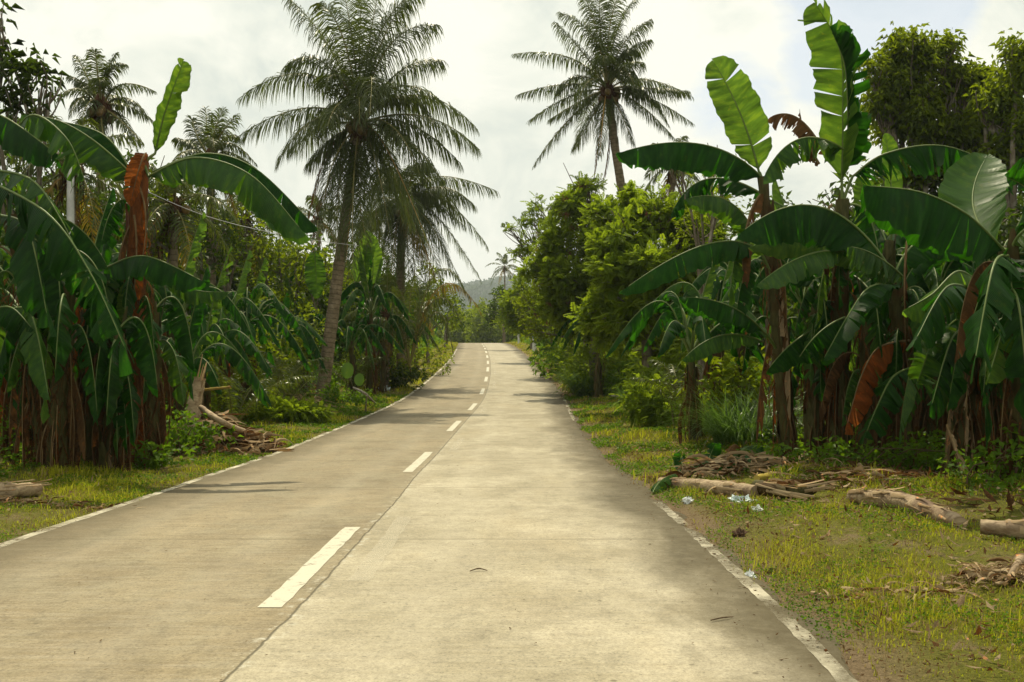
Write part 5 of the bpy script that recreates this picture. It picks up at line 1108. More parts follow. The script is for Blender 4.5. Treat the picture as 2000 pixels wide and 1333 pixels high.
def undergrowth(side):
    mb = MB(); n = 22000
    y = 8+150*rng.random(n)**1.9; off = np.array([edge_off(side, v) for v in y]); w = rng.random(n)**.8*7
    x = road_x(y)+side*(RW/2+off+w-.25+.35*np.clip((y-35)/40, 0, 1.5))
    dens = np.sin(x*1.3+y*.7)+np.sin(x*.5-y*.9+2)+np.sin(y*2.1)*.5
    hgt = np.clip(.22+.30*dens+.16*w, .05, 1.7)*np.clip(w/1.2+.25, 0, 1)
    near = (y < 19) & (side > 0); hgt = np.where(near, hgt*.40, hgt)
    z = gz(x, y); cl = 6; sc_ = np.clip(y/30, .7, 3)
    k = n*cl; base = np.stack([np.repeat(x, cl), np.repeat(y, cl), np.repeat(z, cl)], -1)+np.clip(rng.normal(size=(k, 3)), -1.4, 1.4)*[.13, .16, 0]*np.repeat(np.clip(sc_, 0, 1.6), cl)[:, None]
    base[:, 2] += np.repeat(hgt, cl)*rng.random(k)**.7
    leaves(mb, base, sph(k)*[1, 1, .5]+[0, 0, .45], rng.uniform(.07, .17, k)*np.repeat(sc_, cl)**.8, rng.uniform(.05, .10, k)*np.repeat(sc_, cl)**.8, np.clip(np.repeat(rng.random(n), cl)+.15*rng.normal(size=k), 0, 1), droop=.4)
    o = mb.obj('undergrowth', M['weed']); kind(o, 'stuff', 'low leafy weeds and creepers under the %s plants' % ('right-hand' if side > 0 else 'left-hand'))
undergrowth(-1); undergrowth(1)
def grass(side):
    mb = MB()
    for y0, y1, dens, h, w in [(4.5, 9, 2600, (.018, .060), .0065), (9, 14, 1500, (.022, .070), .009), (14, 22, 700, (.03, .085), .013), (22, 40, 230, (.04, .11), .022), (40, 75, 80, (.05, .12), .042), (75, 150, 28, (.05, .12), .08)]:
        width = 5.2; n = int((y1-y0)*width*dens); y = rng.uniform(y0, y1, n); o = rng.random(n)*width-.10
        eo = np.array([edge_off(side, v) for v in np.linspace(y0, y1, 40)]); lim = np.interp(y, np.linspace(y0, y1, 40), eo)+.8
        x = road_x(y)+side*(RW/2+np.maximum(o, -.10))
        pat = .5+.28*np.sin(x*2.3+y*1.1)+.22*np.sin(x*5.3-y*2.7)+.2*np.sin(y*.8+x*.7)
        bare = np.clip((o-.02)/(.50 if side > 0 else .14), 0, 1)
        keep = (o < lim) & (rng.random(n) < np.clip(pat*1.3, .28, 1)*(.08+.92*bare**1.3)); x, y, o, pat = x[keep], y[keep], o[keep], pat[keep]; n = len(x)
        z = gz(x, y)-.004; a = rng.uniform(0, 6.28, n); lean_ = rng.uniform(.1, 1.1, n); H = rng.uniform(*h, n)*(.45+.9*pat)*np.where(rng.random(n) < .08, 2.0, 1)*np.where(pat > .85, 1.35, 1); W = w*rng.uniform(.6, 1.3, n)
        hd = np.stack([np.cos(a), np.sin(a), 0*a], -1); sd = np.stack([-np.sin(a), np.cos(a), 0*a], -1)*W[:, None]/2
        b = np.stack([x, y, z], -1); m1 = b+UPV*(H*.6)[:, None]+hd*(H*lean_*.3)[:, None]; tp = b+UPV*(H*(1-.25*lean_))[:, None]+hd*(H*lean_)[:, None]
        V = np.stack([b-sd, b+sd, m1+sd*.8, m1-sd*.8, tp], 1); U = np.zeros((n, 5, 3)); U[..., 0] = np.array([0, 0, .6, .6, 1]); U[..., 2] = np.clip(.35+.35*rng.normal(size=n)*.6+.25*(pat-.5), 0, 1)[:, None]
        dry = rng.random(n) < np.clip(.10+.30*(1-pat)+(.25*np.exp(-o/.8) if side > 0 else 0), 0, 1)
        for mm, sel in ((0, ~dry), (2, dry)):
            k = np.arange(int(sel.sum()))[:, None]*5; mb.add(V[sel], U[sel], Q=k+np.array([[0, 1, 2, 3]]), T=k+np.array([[3, 2, 4]]), m=mm)
    # small broad weeds among the blades
    n = 16000; y = 4.8+38*rng.random(n)**1.8; lim = np.array([edge_off(side, v) for v in y])+.6; o = rng.random(n)*lim
    x = road_x(y)+side*(RW/2+o); pat = np.sin(x*1.9+y*1.3)+np.sin(x*3.7-y*1.9)
    k_ = pat > -.1; x, y = x[k_], y[k_]; n = len(x); cl = 6; k = n*cl; s_ = np.repeat(np.clip(y/14, .7, 2.2), cl)
    base = np.stack([np.repeat(x, cl), np.repeat(y, cl), np.repeat(gz(x, y), cl)], -1)+rng.normal(size=(k, 3))*[.035, .035, 0]+UPV*rng.uniform(.01, .07, k)[:, None]
    leaves(mb, base, sph(k)*[1, 1, .35]+[0, 0, .3], rng.uniform(.018, .045, k)*s_, rng.uniform(.012, .028, k)*s_, rng.random(k)*.7, m=1)
    o = mb.obj('grass', [M['grass'], M['weed'], M['grass_dry']]); kind(o, 'stuff', 'short yellow-green grass on the %s verge' % ('right' if side > 0 else 'left'))
grass(-1); grass(1)
def litter():
    """fallen leaf scraps and stalks lying on the ground and along the road edge"""
    mb = MB()
    def scatter(xy, L, W, flat=.25, mm=0):
        n = len(xy); x, y = xy[:, 0], xy[:, 1]; inside = np.abs(x-road_x(y)) < RW/2
        z = np.where(inside, road_z(y)+.008, gz(x, y)+.02)
        d = np.stack([rng.normal(size=n), rng.normal(size=n), np.abs(rng.normal(size=n))*flat], -1)
        leaves(mb, np.stack([x, y, z], -1)+UPV*rng.uniform(0, flat*.12, n)[:, None], d, rng.uniform(*L, n), rng.uniform(*W, n), rng.random(n), droop=.05, side=np.tile([0., 0, 1], (n, 1))+rng.normal(size=(n, 3))*.3, m=mm, fold=.3)
    def band(side, y0, y1, n, o0, o1):
        y = rng.uniform(y0, y1, n); o = rng.uniform(o0, o1, n)+0; return np.stack([road_x(y)+side*(RW/2+o), y], -1)
    scatter(band(1, 4.5, 30, 2600, -.12, .75), (.012, .05), (.006, .02), .2); scatter(band(1, 4.5, 30, 500, -.45, .1), (.01, .04), (.005, .012), .05)
    scatter(band(1, 28, 80, 2200, -.1, 1.2), (.04, .12), (.02, .05), .2); scatter(band(-1, 6, 40, 900, -.1, .5), (.012, .05), (.006, .02), .2)
    scatter(band(1, 5, 22, 1500, .5, 4.0), (.03, .15), (.01, .045), .5, 1); scatter(band(1, 5, 22, 1500, .3, 4.0), (.03, .12), (.01, .04), .5, 0); scatter(band(-1, 9, 40, 900, .7, 3.5), (.03, .13), (.01, .04), .4, 1)
    n = 420; y = 4.6+26*rng.random(n)**1.5; scatter(np.stack([road_x(y)+rng.uniform(-3.1, 3.2, n), y], -1), (.012, .05), (.004, .012), .04)
    scatter(band(-1, 12, 60, 5000, 2.4, 8), (.06, .3), (.02, .09), .5, 0); scatter(band(1, 9, 60, 5000, 2.8, 8), (.06, .3), (.02, .09), .5, 0)
    o = mb.obj('leaf_litter', [M['dead'], M['straw']]); kind(o, 'stuff', 'dry leaf scraps on the verges and road margins')
litter()
def pile(center, rx, ry, h, n, label, L=(.15, .6), W=(.03, .12), mats=('straw', 'dead', 'banana'), name='dead_leaf_pile', seed=1):
    global rng
    keep = rng; rng = np.random.default_rng(seed); mb = MB(); c = np.asarray(center, float)
    n = int(n*3.5); main = rng.uniform(0, 6.28)
    for i in range(n):
        a = rng.uniform(0, 6.28); r = rng.random()**.55*(1+.35*math.sin(a*3+seed)); p = c+np.array([math.cos(a)*rx*r, math.sin(a)*ry*r, 0]); g0 = float(gz(p[0], p[1])); p[2] = g0+h*max(0, 1-r)*rng.random()+.012
        t = rng.uniform(0, 6.28) if rng.random() < .6 else main+rng.normal()*.4; small = rng.random() < .55
        LL = rng.uniform(*L)*(.4 if small else 1); ww0 = rng.uniform(*W)*(.30 if small else .65); dr = np.array([math.cos(t), math.sin(t), rng.normal()*.25]); k = 7
        q, tg = bez(p, p+dr*LL*.5+UPV*LL*rng.uniform(-.03, .09)+rng.normal(size=3)*LL*.06, p+dr*LL*np.array([1, 1, .3]), k)
        ref = norm(UPV+rng.normal(size=3)*.8); sd = norm(np.cross(tg, ref)); nv = np.cross(tg, sd); ww = (ww0/2*np.sin(np.linspace(.25, 2.95, k))*rng.uniform(.6, 1.3, k))[:, None]; cu = rng.normal()*.9
        V = np.stack([q-sd*ww+nv*ww*cu, q-sd*ww*.4, q+sd*ww*.4, q+sd*ww+nv*ww*cu*rng.uniform(.4, 1.2)], 1).reshape(-1, 3); V[:, 2] = np.maximum(V[:, 2], g0+.004)
        U = np.tile([.4, .3, rng.random()], (4*k, 1)); Q = [(4*i_+j_, 4*i_+j_+1, 4*i_+j_+5, 4*i_+j_+4) for i_ in range(k-1) for j_ in range(3)]
        mb.add(V, U, Q, m=int(rng.choice(len(mats), p=[.55, .35, .10])))
    o = mb.obj(name, [M[m] for m in mats]); kind(o, 'stuff', label); rng = keep; return o
pile(G(1445, 935), 1.15, .8, .22, 300, 'heap of dry banana leaves and stalks behind the pale log', seed=91)
pile(G(1975, 1150), .62, .32, .10, 170, 'bleached dry leaf scraps in the grass at the right edge', L=(.06, .30), W=(.012, .05), mats=('straw', 'straw', 'dead'), seed=92)
pile(G(1740, 1165), .45, .18, .08, 60, 'short row of dry leaf scraps in the right grass', L=(.06, .25), W=(.02, .07), mats=('straw', 'straw', 'dead'), seed=93)
pile(at(418, 20.5), 1.1, .8, .75, 480, 'heap of grey dead banana leaves by the broken stump', L=(.3, 1.0), W=(.05, .16), mats=('straw', 'dead', 'dead'), seed=94)
pile(at(455, 19.6), 1.0, .5, .16, 200, 'flattened dead leaves at the edge of the left grass', L=(.15, .5), W=(.04, .12), mats=('straw', 'dead', 'straw'), seed=95)
pile(G(100, 990), 1.3, .25, .06, 90, 'line of dry leaf scraps in the left grass', L=(.06, .3), W=(.02, .06), mats=('straw', 'dead', 'straw'), seed=96)
pile(at(575, 34), .8, .6, .6, 140, 'splayed pale dead fronds at the foot of the tall palm', L=(.4, 1.1), W=(.04, .08), mats=('straw', 'straw', 'dead'), seed=97)
pile(at(1700, 13.6), 1.6, .7, .12, 200, 'dead leaf litter around the shaded right log', L=(.1, .5), W=(.03, .1), mats=('dead', 'straw', 'dead'), seed=98)
pile(at(1040, 62), 1.2, 2.5, .5, 150, 'pale dry brush on the far right verge', L=(.4, 1.2), W=(.05, .1), mats=('straw', 'dead', 'straw'), seed=99)

# ---------------------------------------------------------------- bushes and clumps that stand out
bush(at(345, 19.2), 'bright leafy bush at the left verge in front of the orange stem', [((0, 0, .45), (.62, .5, .42)), ((.55, .1, .3), (.45, .4, .3)), ((-.5, .1, .55), (.4, .4, .45)), ((-.2, -.2, .2), (.5, .4, .2))], per=110, Lr=(.07, .15), Wr=(.05, .10), seed=101)
bush(at(235, 16.6), 'low leafy creeper at the foot of the left banana stems', [((0, 0, .18), (.7, .4, .2)), ((.6, .2, .22), (.5, .4, .25)), ((-.8, -.2, .15), (.6, .4, .2))], per=100, seed=102)
bush(at(545, 28.5), 'rounded green creeper mound on the left verge', [((0, 0, .22), (1.0, .7, .35)), ((.7, .2, .18), (.7, .5, .25))], per=110, Lr=(.05, .10), Wr=(.04, .07), seed=103, kind_='feather')
bush(at(650, 35.5), 'patch of bright weeds right of the tall palm foot', [((0, 0, .3), (.9, .6, .35)), ((.9, .3, .2), (.9, .5, .3))], per=90, Lr=(.09, .16), Wr=(.05, .1), seed=104)
bush(at(745, 46), 'dark leafy bush at the left verge below the ragged bananas', [((0, 0, .7), (1.2, .8, .7)), ((1.0, .4, .6), (1., .8, .6))], per=60, Lr=(.15, .25), Wr=(.08, .14), seed=105, kind_='broad')
bush(at(1225, 40), 'leafy green bush at the foot of the pale trunk', [((0, 0, .7), (.7, .6, .6)), ((.3, .2, 1.0), (.5, .5, .4)), ((-.6, .1, .4), (.5, .4, .4))], per=70, Lr=(.12, .22), Wr=(.05, .09), seed=106)
bush(at(1320, 27), 'low feathery bush spilling onto the right grass', [((0, 0, .4), (.9, .7, .45)), ((-.5, .3, .8), (.7, .6, .5)), ((.6, 0, .3), (.6, .5, .35)), ((-.9, .3, .5), (.5, .5, .5))], per=70, kind_='feather', seed=107)
bush(at(1290, 31), 'taller feathery bush beside the pale trunk', [((0, 0, 1.0), (.9, .7, .6)), ((.8, .2, .8), (.6, .6, .6)), ((.2, .1, .45), (.9, .6, .45))], per=60, kind_='feather', seed=108)
bush(at(1085, 56), 'leafy bush at the right verge below the narrowing thicket', [((0, 0, .9), (1.4, 1, .9)), ((-1.2, .4, .7), (1, .9, .7)), ((1.3, .2, 1.1), (1.1, .9, .9))], per=40, Lr=(.2, .32), Wr=(.1, .16), seed=109)
bush(at(1030, 76), 'yellow-green bush beside the far right verge', [((0, 0, 1.0), (1.6, 1.2, 1.1)), ((1.4, 0, .9), (1.2, 1, .9))], per=30, Lr=(.25, .4), Wr=(.14, .2), seed=110)
bush(at(1700, 15.2), 'low shaded weeds along the foot of the right clump', [((0, 0, .2), (1.2, .5, .28)), ((1.0, -.3, .18), (.8, .5, .24)), ((-1.0, .2, .2), (.8, .5, .25))], per=90, Lr=(.06, .13), Wr=(.04, .08), seed=113)
bush(at(1880, 12.6), 'small weed clump growing at the end of the shaded right log', [((0, 0, .15), (.35, .25, .16)), ((.5, .1, .12), (.35, .25, .14))], per=160, Lr=(.05, .10), Wr=(.03, .06), seed=111)
bush(at(1965, 12.0), 'leafy weeds at the foot of the edge banana plant', [((0, 0, .3), (.5, .4, .3)), ((.4, .2, .4), (.4, .4, .35))], per=110, Lr=(.06, .12), Wr=(.04, .08), seed=112)
reed_clump(at(1448, 20.3), 'big arching tall-grass clump in front of the right banana stems', n=620, L=(.8, 1.75), w=.020, spread=.55, seed=121)
reed_clump(at(1490, 21.3), 'tall-grass clump half hidden behind the first right banana stem', n=380, L=(.9, 1.9), w=.020, spread=.5, seed=122)
reed_clump(at(1405, 22.5), 'upright tall grass left of the big arching clump', n=420, L=(.8, 1.7), w=.020, spread=.5, seed=123)
reed_clump(at(1158, 42), 'blue-green tall-grass clump by the far right verge', n=700, L=(1.0, 2.1), w=.035, spread=.9, seed=124)
reed_clump(at(1125, 47), 'second blue-green tall-grass clump nearer the road narrowing', n=500, L=(.8, 1.7), w=.035, spread=.8, seed=125)
reed_clump(at(1240, 36), 'ragged grass tuft under the feathery bush', n=260, L=(.5, 1.2), w=.025, spread=.5, seed=126)
for px, d, lab, lo in [
  (470, 34, 'sunlit small-leaved shrub behind the dead-leaf heap', [((0, 0, 1.2), (1.3, 1, 1.1)), ((1.0, .4, 2.0), (1.1, .9, 1.0))]),
  (560, 39, 'sunlit small-leaved shrub left of the tall palm trunk', [((0, 0, 1.4), (1.4, 1, 1.3)), ((.8, .4, 2.4), (1.2, .9, 1.1)), ((-1.2, .2, 1.8), (1., .9, 1.2))]),
  (310, 25, 'leafy shrub in the gap right of the orange stem', [((0, 0, 1.0), (.9, .7, 1.0)), ((.6, .4, 1.9), (.8, .7, .7)), ((1.2, .2, .7), (.8, .6, .7))]),
  (400, 28, 'shaded leafy shrub behind the young split-leaved banana', [((0, 0, 1.1), (1.1, .8, 1.1)), ((.9, .4, 1.6), (1, .8, 1.1))]),
  (700, 46, 'dense leafy shrub behind the tattered silvery banana', [((0, 0, 1.2), (1.4, 1, 1.2)), ((1.6, .4, 1.0), (1.3, .9, 1.1))]),
  (800, 58, 'leafy shrub behind the trunkless young palm', [((0, 0, 1.3), (1.6, 1, 1.3)), ((1.6, .4, 1.1), (1.3, .9, 1.1))]),
  (1395, 22.5, 'leafy shrub behind the tall grass on the right', [((0, 0, .9), (.8, .7, .9)), ((.7, .4, 1.3), (.8, .7, .8))]),
  (1500, 24.5, 'shaded shrub between the first right banana stems', [((0, 0, .9), (1.0, .7, .9)), ((.9, .4, 1.3), (.8, .7, .9))]),
  (1185, 44, 'sunlit yellow-green shrub bank beside the far tall grass', [((0, 0, .9), (1.5, 1, 1.0)), ((1.3, .4, 1.5), (1.3, .9, 1.2)), ((-1.1, .2, .6), (1.1, .9, .7))]),
  (1270, 36, 'sunlit yellow-green shrub bank around the pale trunk', [((0.6, .8, 1.1), (1.5, .9, 1.2)), ((1.6, .4, 1.8), (1.3, .9, 1.3)), ((2.4, 0, .8), (1.1, .9, .8))]),
  (1345, 29, 'sunlit yellow-green shrub left of the glossy split-leaved banana', [((0, .8, 1.0), (1.1, .9, 1.1)), ((.5, .4, 2.0), (1.0, .9, 1.1))]),
  (1105, 50, 'sunlit yellow-green shrub closest to the road below the pod-hung tree', [((0.3, .3, .6), (1.2, .9, .8)), ((1.4, .4, 1.2), (1.3, .9, 1.1)), ((2.6, .8, 1.8), (1.3, .9, 1.3))]),
  (1215, 41, 'sunlit yellow-green shrub left of the pale trunk', [((0, .3, .8), (1.2, .9, .9)), ((.9, .4, 1.7), (1.2, .9, 1.1)), ((-1.2, .8, 1.2), (1.1, .9, 1.0))]),
  (1130, 53, 'sunlit yellow-green shrub between the two far grass clumps', [((0, .8, 1.2), (1.6, .9, 1.3)), ((1.6, .4, 2.0), (1.5, .9, 1.3))]),
  (1120, 60, 'bright leafy shrub deep in the narrowing right thicket', [((0, 0, 1.3), (1.6, 1, 1.3)), ((1.6, .4, 1.1), (1.3, .9, 1.1))])]:
    bush(at(px, d), lab, lo, kind_='feather' if lab.startswith('sunlit yellow') else 'broad2', per=42 if d < 40 else 30, Lr=(.12, .24), Wr=(.06, .12), seed=px)
# young palm fronds in the left thicket
for px, d, lab, sd in [(560, 33, 'young palm with upright feather fronds left of the tall trunk', 131), (455, 25, 'young palm arching over the dead leaf heap', 132), (695, 40, 'young fern-like palm right of the tall trunk', 133), (530, 30, 'low palm with glossy fronds in the left thicket', 134), (1330, 25, 'small palm with split fronds left of the right banana clump', 135)]:
    rng = np.random.default_rng(sd); b = np.array(at(px, d)); r_ = thing('young_palm', lab, 'palm tree', b)
    for i in range(8):
        a = i*2.4+sd; el = math.radians(rng.uniform(45, 80)); hd = np.array([math.cos(a), math.sin(a), 0]); dr = hd*math.cos(el)+UPV*math.sin(el); LL = rng.uniform(1.8, 2.8)
        frond(r_, b+dr*.1, b+dr*LL*.55, b+dr*LL*.85+hd*LL*.2-UPV*LL*.12, L=.45, npairs=34, droop=.5, w=.03, rr=.02)
rng = np.random.default_rng(77)
# single lit leaf on a stalk by the palm foot
b = np.array(at(679, 35)); r_ = thing('taro_plant', 'single yellow-green heart-shaped leaf on a thin stalk by the palm', 'plant', b)
for (px, py, s) in ((679, 722, 1.0), (702, 740, .8)):
    mb = MB(); c = P(px, py, 35); tubem(mb, [b, (b+c)/2+[.05, 0, .1], c], [.012, .008], 6, 5); mb.obj('stalk', M['midrib'], r_)
    mb = MB(); t = np.linspace(0, 2*np.pi, 25)[:-1]; rr = .19*s*(1-.35*np.sin(t)*0+.30*np.abs(np.cos(t/2+np.pi/4)))
    V = c+np.stack([np.cos(t)*rr*.95, .08*np.sin(t)-.05*np.cos(t)**2, np.sin(t)*rr*1.25], -1); V = np.vstack([V, c+[0, -.03, 0]])
    mb.add(V, np.tile([.5, .4, .8], (25, 1)), T=[(i, (i+1) % 24, 24) for i in range(24)]); mb.obj('leaf', M['banana_young_lit'], r_)

# ---------------------------------------------------------------- fallen stems, stump, scraps, posts
def log(name, label, pts, r, mat='log', cat='log', squash=1.0, peel=6, parts=True, sides=14):
    p0 = np.asarray(pts[0]); root = thing(name, label, cat, p0) if parts else None
    mb = MB(); p, t = poly(pts, 24); rr = np.interp(np.linspace(0, 1, 24), np.linspace(0, 1, len(np.atleast_1d(r))), np.atleast_1d(r))*(1+.05*rng.normal(size=24))
    tube(mb, p, t, rr, sides, .5, jitter=.05, squash=squash)
    o = mb.obj('stem', M[mat], root) if parts else mb.obj(name, M[mat], None, p0)
    if parts:
        mb = MB()
        for i in range(peel*2):
            k = rng.integers(0, 21); a = rng.uniform(-.3, 3.4); side = norm(np.cross(t[k], UPV)); o_ = side*math.cos(a)+UPV*abs(math.sin(a)); sd = norm(np.cross(t[k], o_))
            s = np.linspace(0, 1, 5)[:, None]; c = p[k]+o_*(rr[k]*1.02+s**2*rng.uniform(.01, .06))+t[k]*s*rng.uniform(.2, .5); wv = sd*rng.uniform(.010, .035)*(1-s*.6)
            V = np.stack([c-wv, c+o_*.01, c+wv], 1).reshape(-1, 3)
            mb.add(V, np.tile([.4, .2, rng.random()], (15, 1)), [(3*i_+j_, 3*i_+j_+1, 3*i_+j_+4, 3*i_+j_+3) for i_ in range(4) for j_ in range(2)])
        mb.obj('peeling_sheath', M['straw'], root)
    else: tag(o, label, cat)
    return root or o
def Pg(px, py, lift): q = G(px, py); q[2] += lift; return q
log('fallen_banana_stem', 'pale fallen banana stem lying across the right verge beside the dry heap', [Pg(1290, 950, .07), Pg(1380, 962, .085), Pg(1475, 975, .09)], [.075, .095, .10], cat='fallen stem', peel=8)
log('fallen_banana_stem', 'dark broken end of stem lying just beyond the pale log', [Pg(1475, 972, .16), Pg(1530, 978, .12), Pg(1590, 975, .10)], [.095, .09, .07], mat='stem', cat='fallen stem', peel=10)
log('yellow_stalk', 'thick yellow stalk leaning from the heap towards the first right stems', [Pg(1478, 958, .12), P(1530, 925, 15.6), P(1585, 903, 15.9)], [.04, .075, .08], mat='stalk', cat='stalk', peel=3)
log('fallen_banana_stem', 'long peeling banana stem lying in shade on the right', [Pg(1668, 990, .08), Pg(1760, 1018, .10), Pg(1875, 1058, .07)], [.085, .105, .075], cat='fallen stem', peel=16)
log('fallen_banana_stem', 'brown stem end poking in at the right edge above the bleached scraps', [Pg(1915, 1080, .10), Pg(1980, 1085, .12), Pg(2060, 1090, .14)], [.06, .075, .09], cat='fallen stem', peel=6)
log('bent_root', 'pale bent stalk curving down at the right edge into the bleached scraps', [Pg(1975, 1085, .12), P(1996, 1078, 9.3), Pg(1990, 1140, .08), Pg(1965, 1160, .02)], [.03, .035, .03, .015], mat='log', cat='stalk', parts=False)
log('fallen_banana_stem', 'lone short log in the grass at the left edge', [Pg(-30, 985, .09), Pg(20, 982, .09), Pg(76, 976, .09)], [.10, .095, .08], mat='log', cat='log', peel=3)
log('leaning_stump', 'broken brown banana stump leaning in the left dead-leaf heap', [at(368, 20), P(380, 790, 20.2), P(391, 738, 20.3)], [.17, .14, .12], mat='log', cat='stump', peel=10)
log('fallen_stalk', 'long brown stalk sloping from the stump to the left grass', [P(392, 795, 19.8), P(445, 830, 19.2), Pg(518, 860, .06)], [.05, .06, .05], mat='log', cat='stalk', parts=False)
log('fallen_stalk', 'shorter stalk lying under the sloping one by the stump', [Pg(380, 868, .30), Pg(430, 868, .22), Pg(470, 862, .16)], [.05, .055, .04], mat='log', cat='stalk', parts=False)
log('fallen_stalk', 'thin yellowed stalk jutting sideways from the stump top', [P(392, 762, 20.4), P(420, 759, 20.2), P(450, 756, 20)], [.03, .025], mat='stalk', cat='stalk', parts=False)
log('dead_branch', 'pale forked dead branch on the left verge past the palm foot', [P(690, 757, 33), P(712, 768, 32), Pg(733, 790, .05)], [.03, .045, .03], mat='wood', cat='branch', parts=False)
log('dead_branch', 'short prop branch under the pale forked one', [P(716, 772, 32), Pg(714, 806, .0)], [.025, .02], mat='wood', cat='branch', parts=False)
log('fallen_pole', 'straight pale stick lying on the far left grass', [Pg(800, 727, .08), Pg(832, 724, .08)], [.06, .055], mat='wood', cat='stick', parts=False)
log('fallen_pole', 'long grey bamboo pole lying at the right thicket edge', [Pg(1194, 782, .10), P(1225, 773, 37.5), P(1272, 764, 38)], [.045, .04], mat='wood', cat='pole', parts=False)
log('bare_branch', 'thin bent bare branch standing in the weeds right of centre', [at(1318, 25), P(1312, 790, 25), P(1318, 760, 25), P(1300, 745, 25)], [.025, .02, .012], mat='twig', cat='branch', parts=False)
log('bare_branch', 'long thin dead stick rising from the thicket against the sky', [P(1150, 420, 42), P(1125, 370, 42), P(1100, 318, 42)], [.04, .02, .01], mat='twig', cat='branch', parts=False)
log('rusty_twig', 'small reddish twig lying on the road near its right edge', [P(1388, 1213, 6.45)*[1, 1, 0]+[0, 0, float(road_z(6.45))+.012], P(1410, 1209, 6.5)*[1, 1, 0]+[0, 0, float(road_z(6.5))+.016], P(1432, 1205, 6.55)*[1, 1, 0]+[0, 0, float(road_z(6.55))+.010]], [.004, .005, .003], mat='twig', cat='twig', parts=False, sides=5)
def onroad(px, py, lift=.012): d = row_depth(py); return np.array([(px-1000)*d/F, d, float(road_z(d))+lift])
log('curled_twig', 'short brown twig lying in the middle of the right lane', [onroad(918, 1118), onroad(935, 1115, .02), onroad(952, 1117)], [.004, .006, .003], mat='twig', cat='twig', parts=False, sides=5)
def crumple(name, label, c, r, mat, cat, squash=.6, seed=0):
    g = np.random.default_rng(seed); mb = MB(); nth, nph = 10, 14
    th = np.linspace(0.02, np.pi-.02, nth); ph = np.linspace(0, 2*np.pi, nph, endpoint=False); T_, P_ = np.meshgrid(th, ph, indexing='ij')
    rad = np.asarray(r)*(1+.28*g.normal(size=T_.shape))[..., None]
    V = np.asarray(c)+np.stack([np.sin(T_)*np.cos(P_), np.sin(T_)*np.sin(P_), squash*np.cos(T_)+squash*.7], -1)*rad
    i, j = np.meshgrid(np.arange(nth-1), np.arange(nph), indexing='ij'); j2 = (j+1) % nph
    mb.add(V, np.full(V.shape, .5), np.stack([i*nph+j, (i+1)*nph+j, (i+1)*nph+j2, i*nph+j2], -1).reshape(-1, 4))
    o = mb.obj(name, M[mat], None, c, smooth=False); tag(o, label, cat); return o
crumple('plastic_bag', 'pale blue crumpled plastic bag against the pale log', Pg(1448, 985, -.01), [.16, .08, .08], 'plastic_blue', 'plastic bag', seed=1)
crumple('plastic_cup', 'crushed white cup on the dirt near the end of the pale log', Pg(1342, 981, .0), [.055, .05, .05], 'plastic', 'litter', .8, seed=2)
crumple('plastic_cup', 'crushed white cup at the painted edge line in the foreground', Pg(1465, 1122, .0), [.045, .04, .04], 'plastic', 'litter', .7, seed=3)
crumple('plastic_scrap', 'small clear plastic scrap in the right grass near the pale log', Pg(1478, 1003, .0), [.05, .04, .04], 'plastic', 'litter', .8, seed=4)
crumple('dry_clod', 'dark dry clod sitting in the right grass', Pg(1444, 1046, .0), [.065, .05, .05], 'clod', 'clod', .8, seed=5)
crumple('dry_clod', 'small brown clod in the grass right of the foreground white cup', Pg(1505, 1112, .0), [.05, .04, .03], 'clod', 'clod', .6, seed=6)
crumple('pale_stone', 'pale flat stone among the dry scraps in the right grass', Pg(1766, 1170, .0), [.06, .05, .05], 'log', 'stone', .6, seed=7)
crumple('plastic_bag', 'white bag in the shade of the far left verge', np.array(at(795, 45)), [.2, .15, .2], 'plastic_blue', 'plastic bag', seed=8)
bl = MB(); banana_blade(bl, Pg(345, 905, .04), Pg(325, 908, .06), Pg(370, 902, .03), .3, foldL=10, foldR=10, tears=1, rnd=.5, n=16)
for nm, lab, a, b_, c_, W, kd in [
  ('fallen_leaf', 'pale green fallen leaf lying flat on the left grass', Pg(325, 910, .03), Pg(345, 908, .05), Pg(368, 906, .03), .20, 'p'),
  ('fallen_leaf', 'broad grey-green cut leaf lying on top of the dry heap', Pg(1440, 935, .22), Pg(1465, 925, .30), Pg(1490, 922, .26), .42, 'p'),
  ('fallen_leaf', 'green cut leaf sticking up left of the dry heap', Pg(1375, 935, .02), P(1385, 895, 15.9), P(1398, 865, 16.0), .34, 'g'),
  ('fallen_leaf', 'small dark green leaf standing at the near side of the dry heap', Pg(1345, 935, .02), P(1332, 905, 16.1), P(1326, 882, 16.2), .26, 'g'),
  ('fallen_leaf', 'yellow-tipped leaf lying across the dry heap', P(1375, 912, 16), P(1362, 895, 16.1), P(1350, 884, 16.2), .22, 'y'),
  ('fallen_leaf', 'large brown leaf arched over the back of the dry heap', P(1415, 905, 16.4), P(1435, 868, 16.5), P(1455, 900, 16.5), .5, 'd'),
  ('fallen_leaf', 'brown torn leaf lying at the left road edge', Pg(225, 985, .03), Pg(245, 984, .06), Pg(264, 988, .03), .22, 'd'),
  ('fallen_leaf', 'curled brown leaf in front of the left dead-leaf heap', Pg(410, 882, .03), Pg(430, 872, .30), Pg(465, 868, .1), .40, 'd'),
  ('fallen_leaf', 'green-grey leaf draped over the near end of the pale log', Pg(1275, 962, .03), Pg(1292, 956, .15), Pg(1318, 952, .2), .24, 'p')]:
    mb = MB(); banana_blade(mb, a, b_, c_, W, foldL=14, foldR=18, tears=4, shred=.5, rnd=.5, n=18, ragged=.1, ribr=.008)
    o = mb.obj(nm, [M[KIND[kd][0]], M[KIND[kd][1]]], None, a); tag(o, lab, 'leaf')
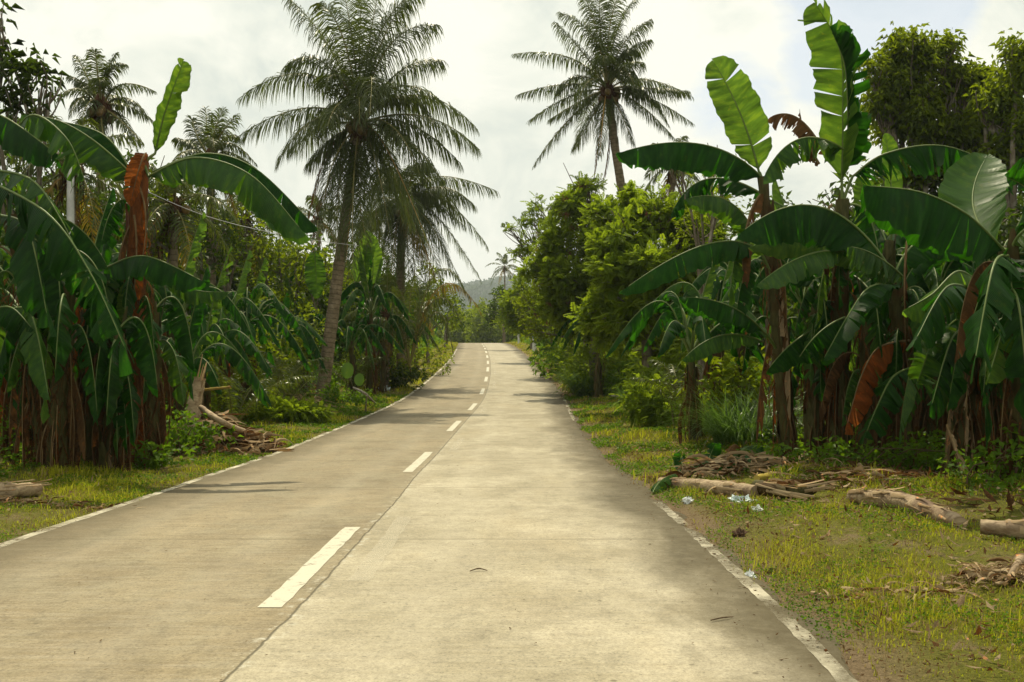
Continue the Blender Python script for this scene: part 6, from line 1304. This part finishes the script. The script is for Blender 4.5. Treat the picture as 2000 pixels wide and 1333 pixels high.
def post(px, d, top_py, w, label, two=False):
    b = np.array(at(px, d)); H = CAMZ-(top_py-666)*d/F-b[2]; r_ = thing('marker_post', label, 'post', b); mb = MB()
    z = np.array([-.2, 0, H*.55, H*.56]) ; pts = b+np.stack([0*z, 0*z, z], -1); tube(mb, pts, np.tile([0, 0, 1.], (4, 1)), w*.5, 8, .5); mb.obj('shaft', M['concrete_post'], r_)
    mb = MB(); z = np.array([H*.56, H*.58, H*.93, H]); pts = b+np.stack([0*z, 0*z, z], -1); tube(mb, pts, np.tile([0, 0, 1.], (4, 1)), w*.5*np.array([1.0, 1.08, 1.05, .8]), 8, .5); mb.obj('cap', M['post_blue' if two else 'concrete_post'], r_)
post(1043, 100, 641, .40, 'white roadside marker post with a blue-grey top at the far right verge', True)
post(1000, 132, 652, .30, 'small grey marker post near the crest on the right')
# utility pole and its wire
b = np.array(at(138, 26)); r_ = thing('utility_pole', 'slim grey concrete utility pole half hidden behind the left banana leaves', 'pole', b)
mb = MB(); top = P(138, 300, 26); z = np.linspace(-.2, top[2]-b[2]+.3, 10); tube(mb, b+np.stack([0*z, 0*z, z], -1), np.tile([0, 0, 1.], (10, 1)), np.linspace(.12, .085, 10), 12, .5); mb.obj('shaft', M['concrete_post'], r_)
mb = MB(); q = top; tube(mb, np.array([q-[.35, 0, 0], q+[.35, 0, 0]]), np.tile([1., 0, 0], (2, 1)), .035, 6, .5); mb.obj('crossarm', M['wood'], r_)
mb = MB(); p, t = poly([P(138, 300, 26), P(375, 412, 27.5), P(560, 460, 29), P(700, 480, 33)], 40); tube(mb, p, t, .008, 4, .5); o = mb.obj('overhead_wire', M['wire'], None, p[0]); tag(o, 'thin sagging wire running from the utility pole through the left foliage', 'wire')

# ---------------------------------------------------------------- the air
HAZE = 0.00022
if HAZE:
    m, n, l, o = new_mat('haze_air'); pv = n.new('ShaderNodeVolumePrincipled'); pv.inputs['Density'].default_value = HAZE; pv.inputs['Color'].default_value = (0.80, 0.88, 0.95, 1); pv.inputs['Anisotropy'].default_value = 0.3
    l.new(pv.outputs[0], o.inputs['Volume']); mb = MB()
    x0, x1, y0, y1, z0, z1 = -6000, 6000, -100, 3100, -40, 330
    V = [(x, y, z) for z in (z0, z1) for y in (y0, y1) for x in (x0, x1)]
    mb.add(V, np.zeros((8, 3)), [(0, 2, 3, 1), (4, 5, 7, 6), (0, 1, 5, 4), (2, 6, 7, 3), (0, 4, 6, 2), (1, 3, 7, 5)])
    o = mb.obj('haze', m, smooth=False); kind(o, 'stuff', 'thin pale haze in the air')
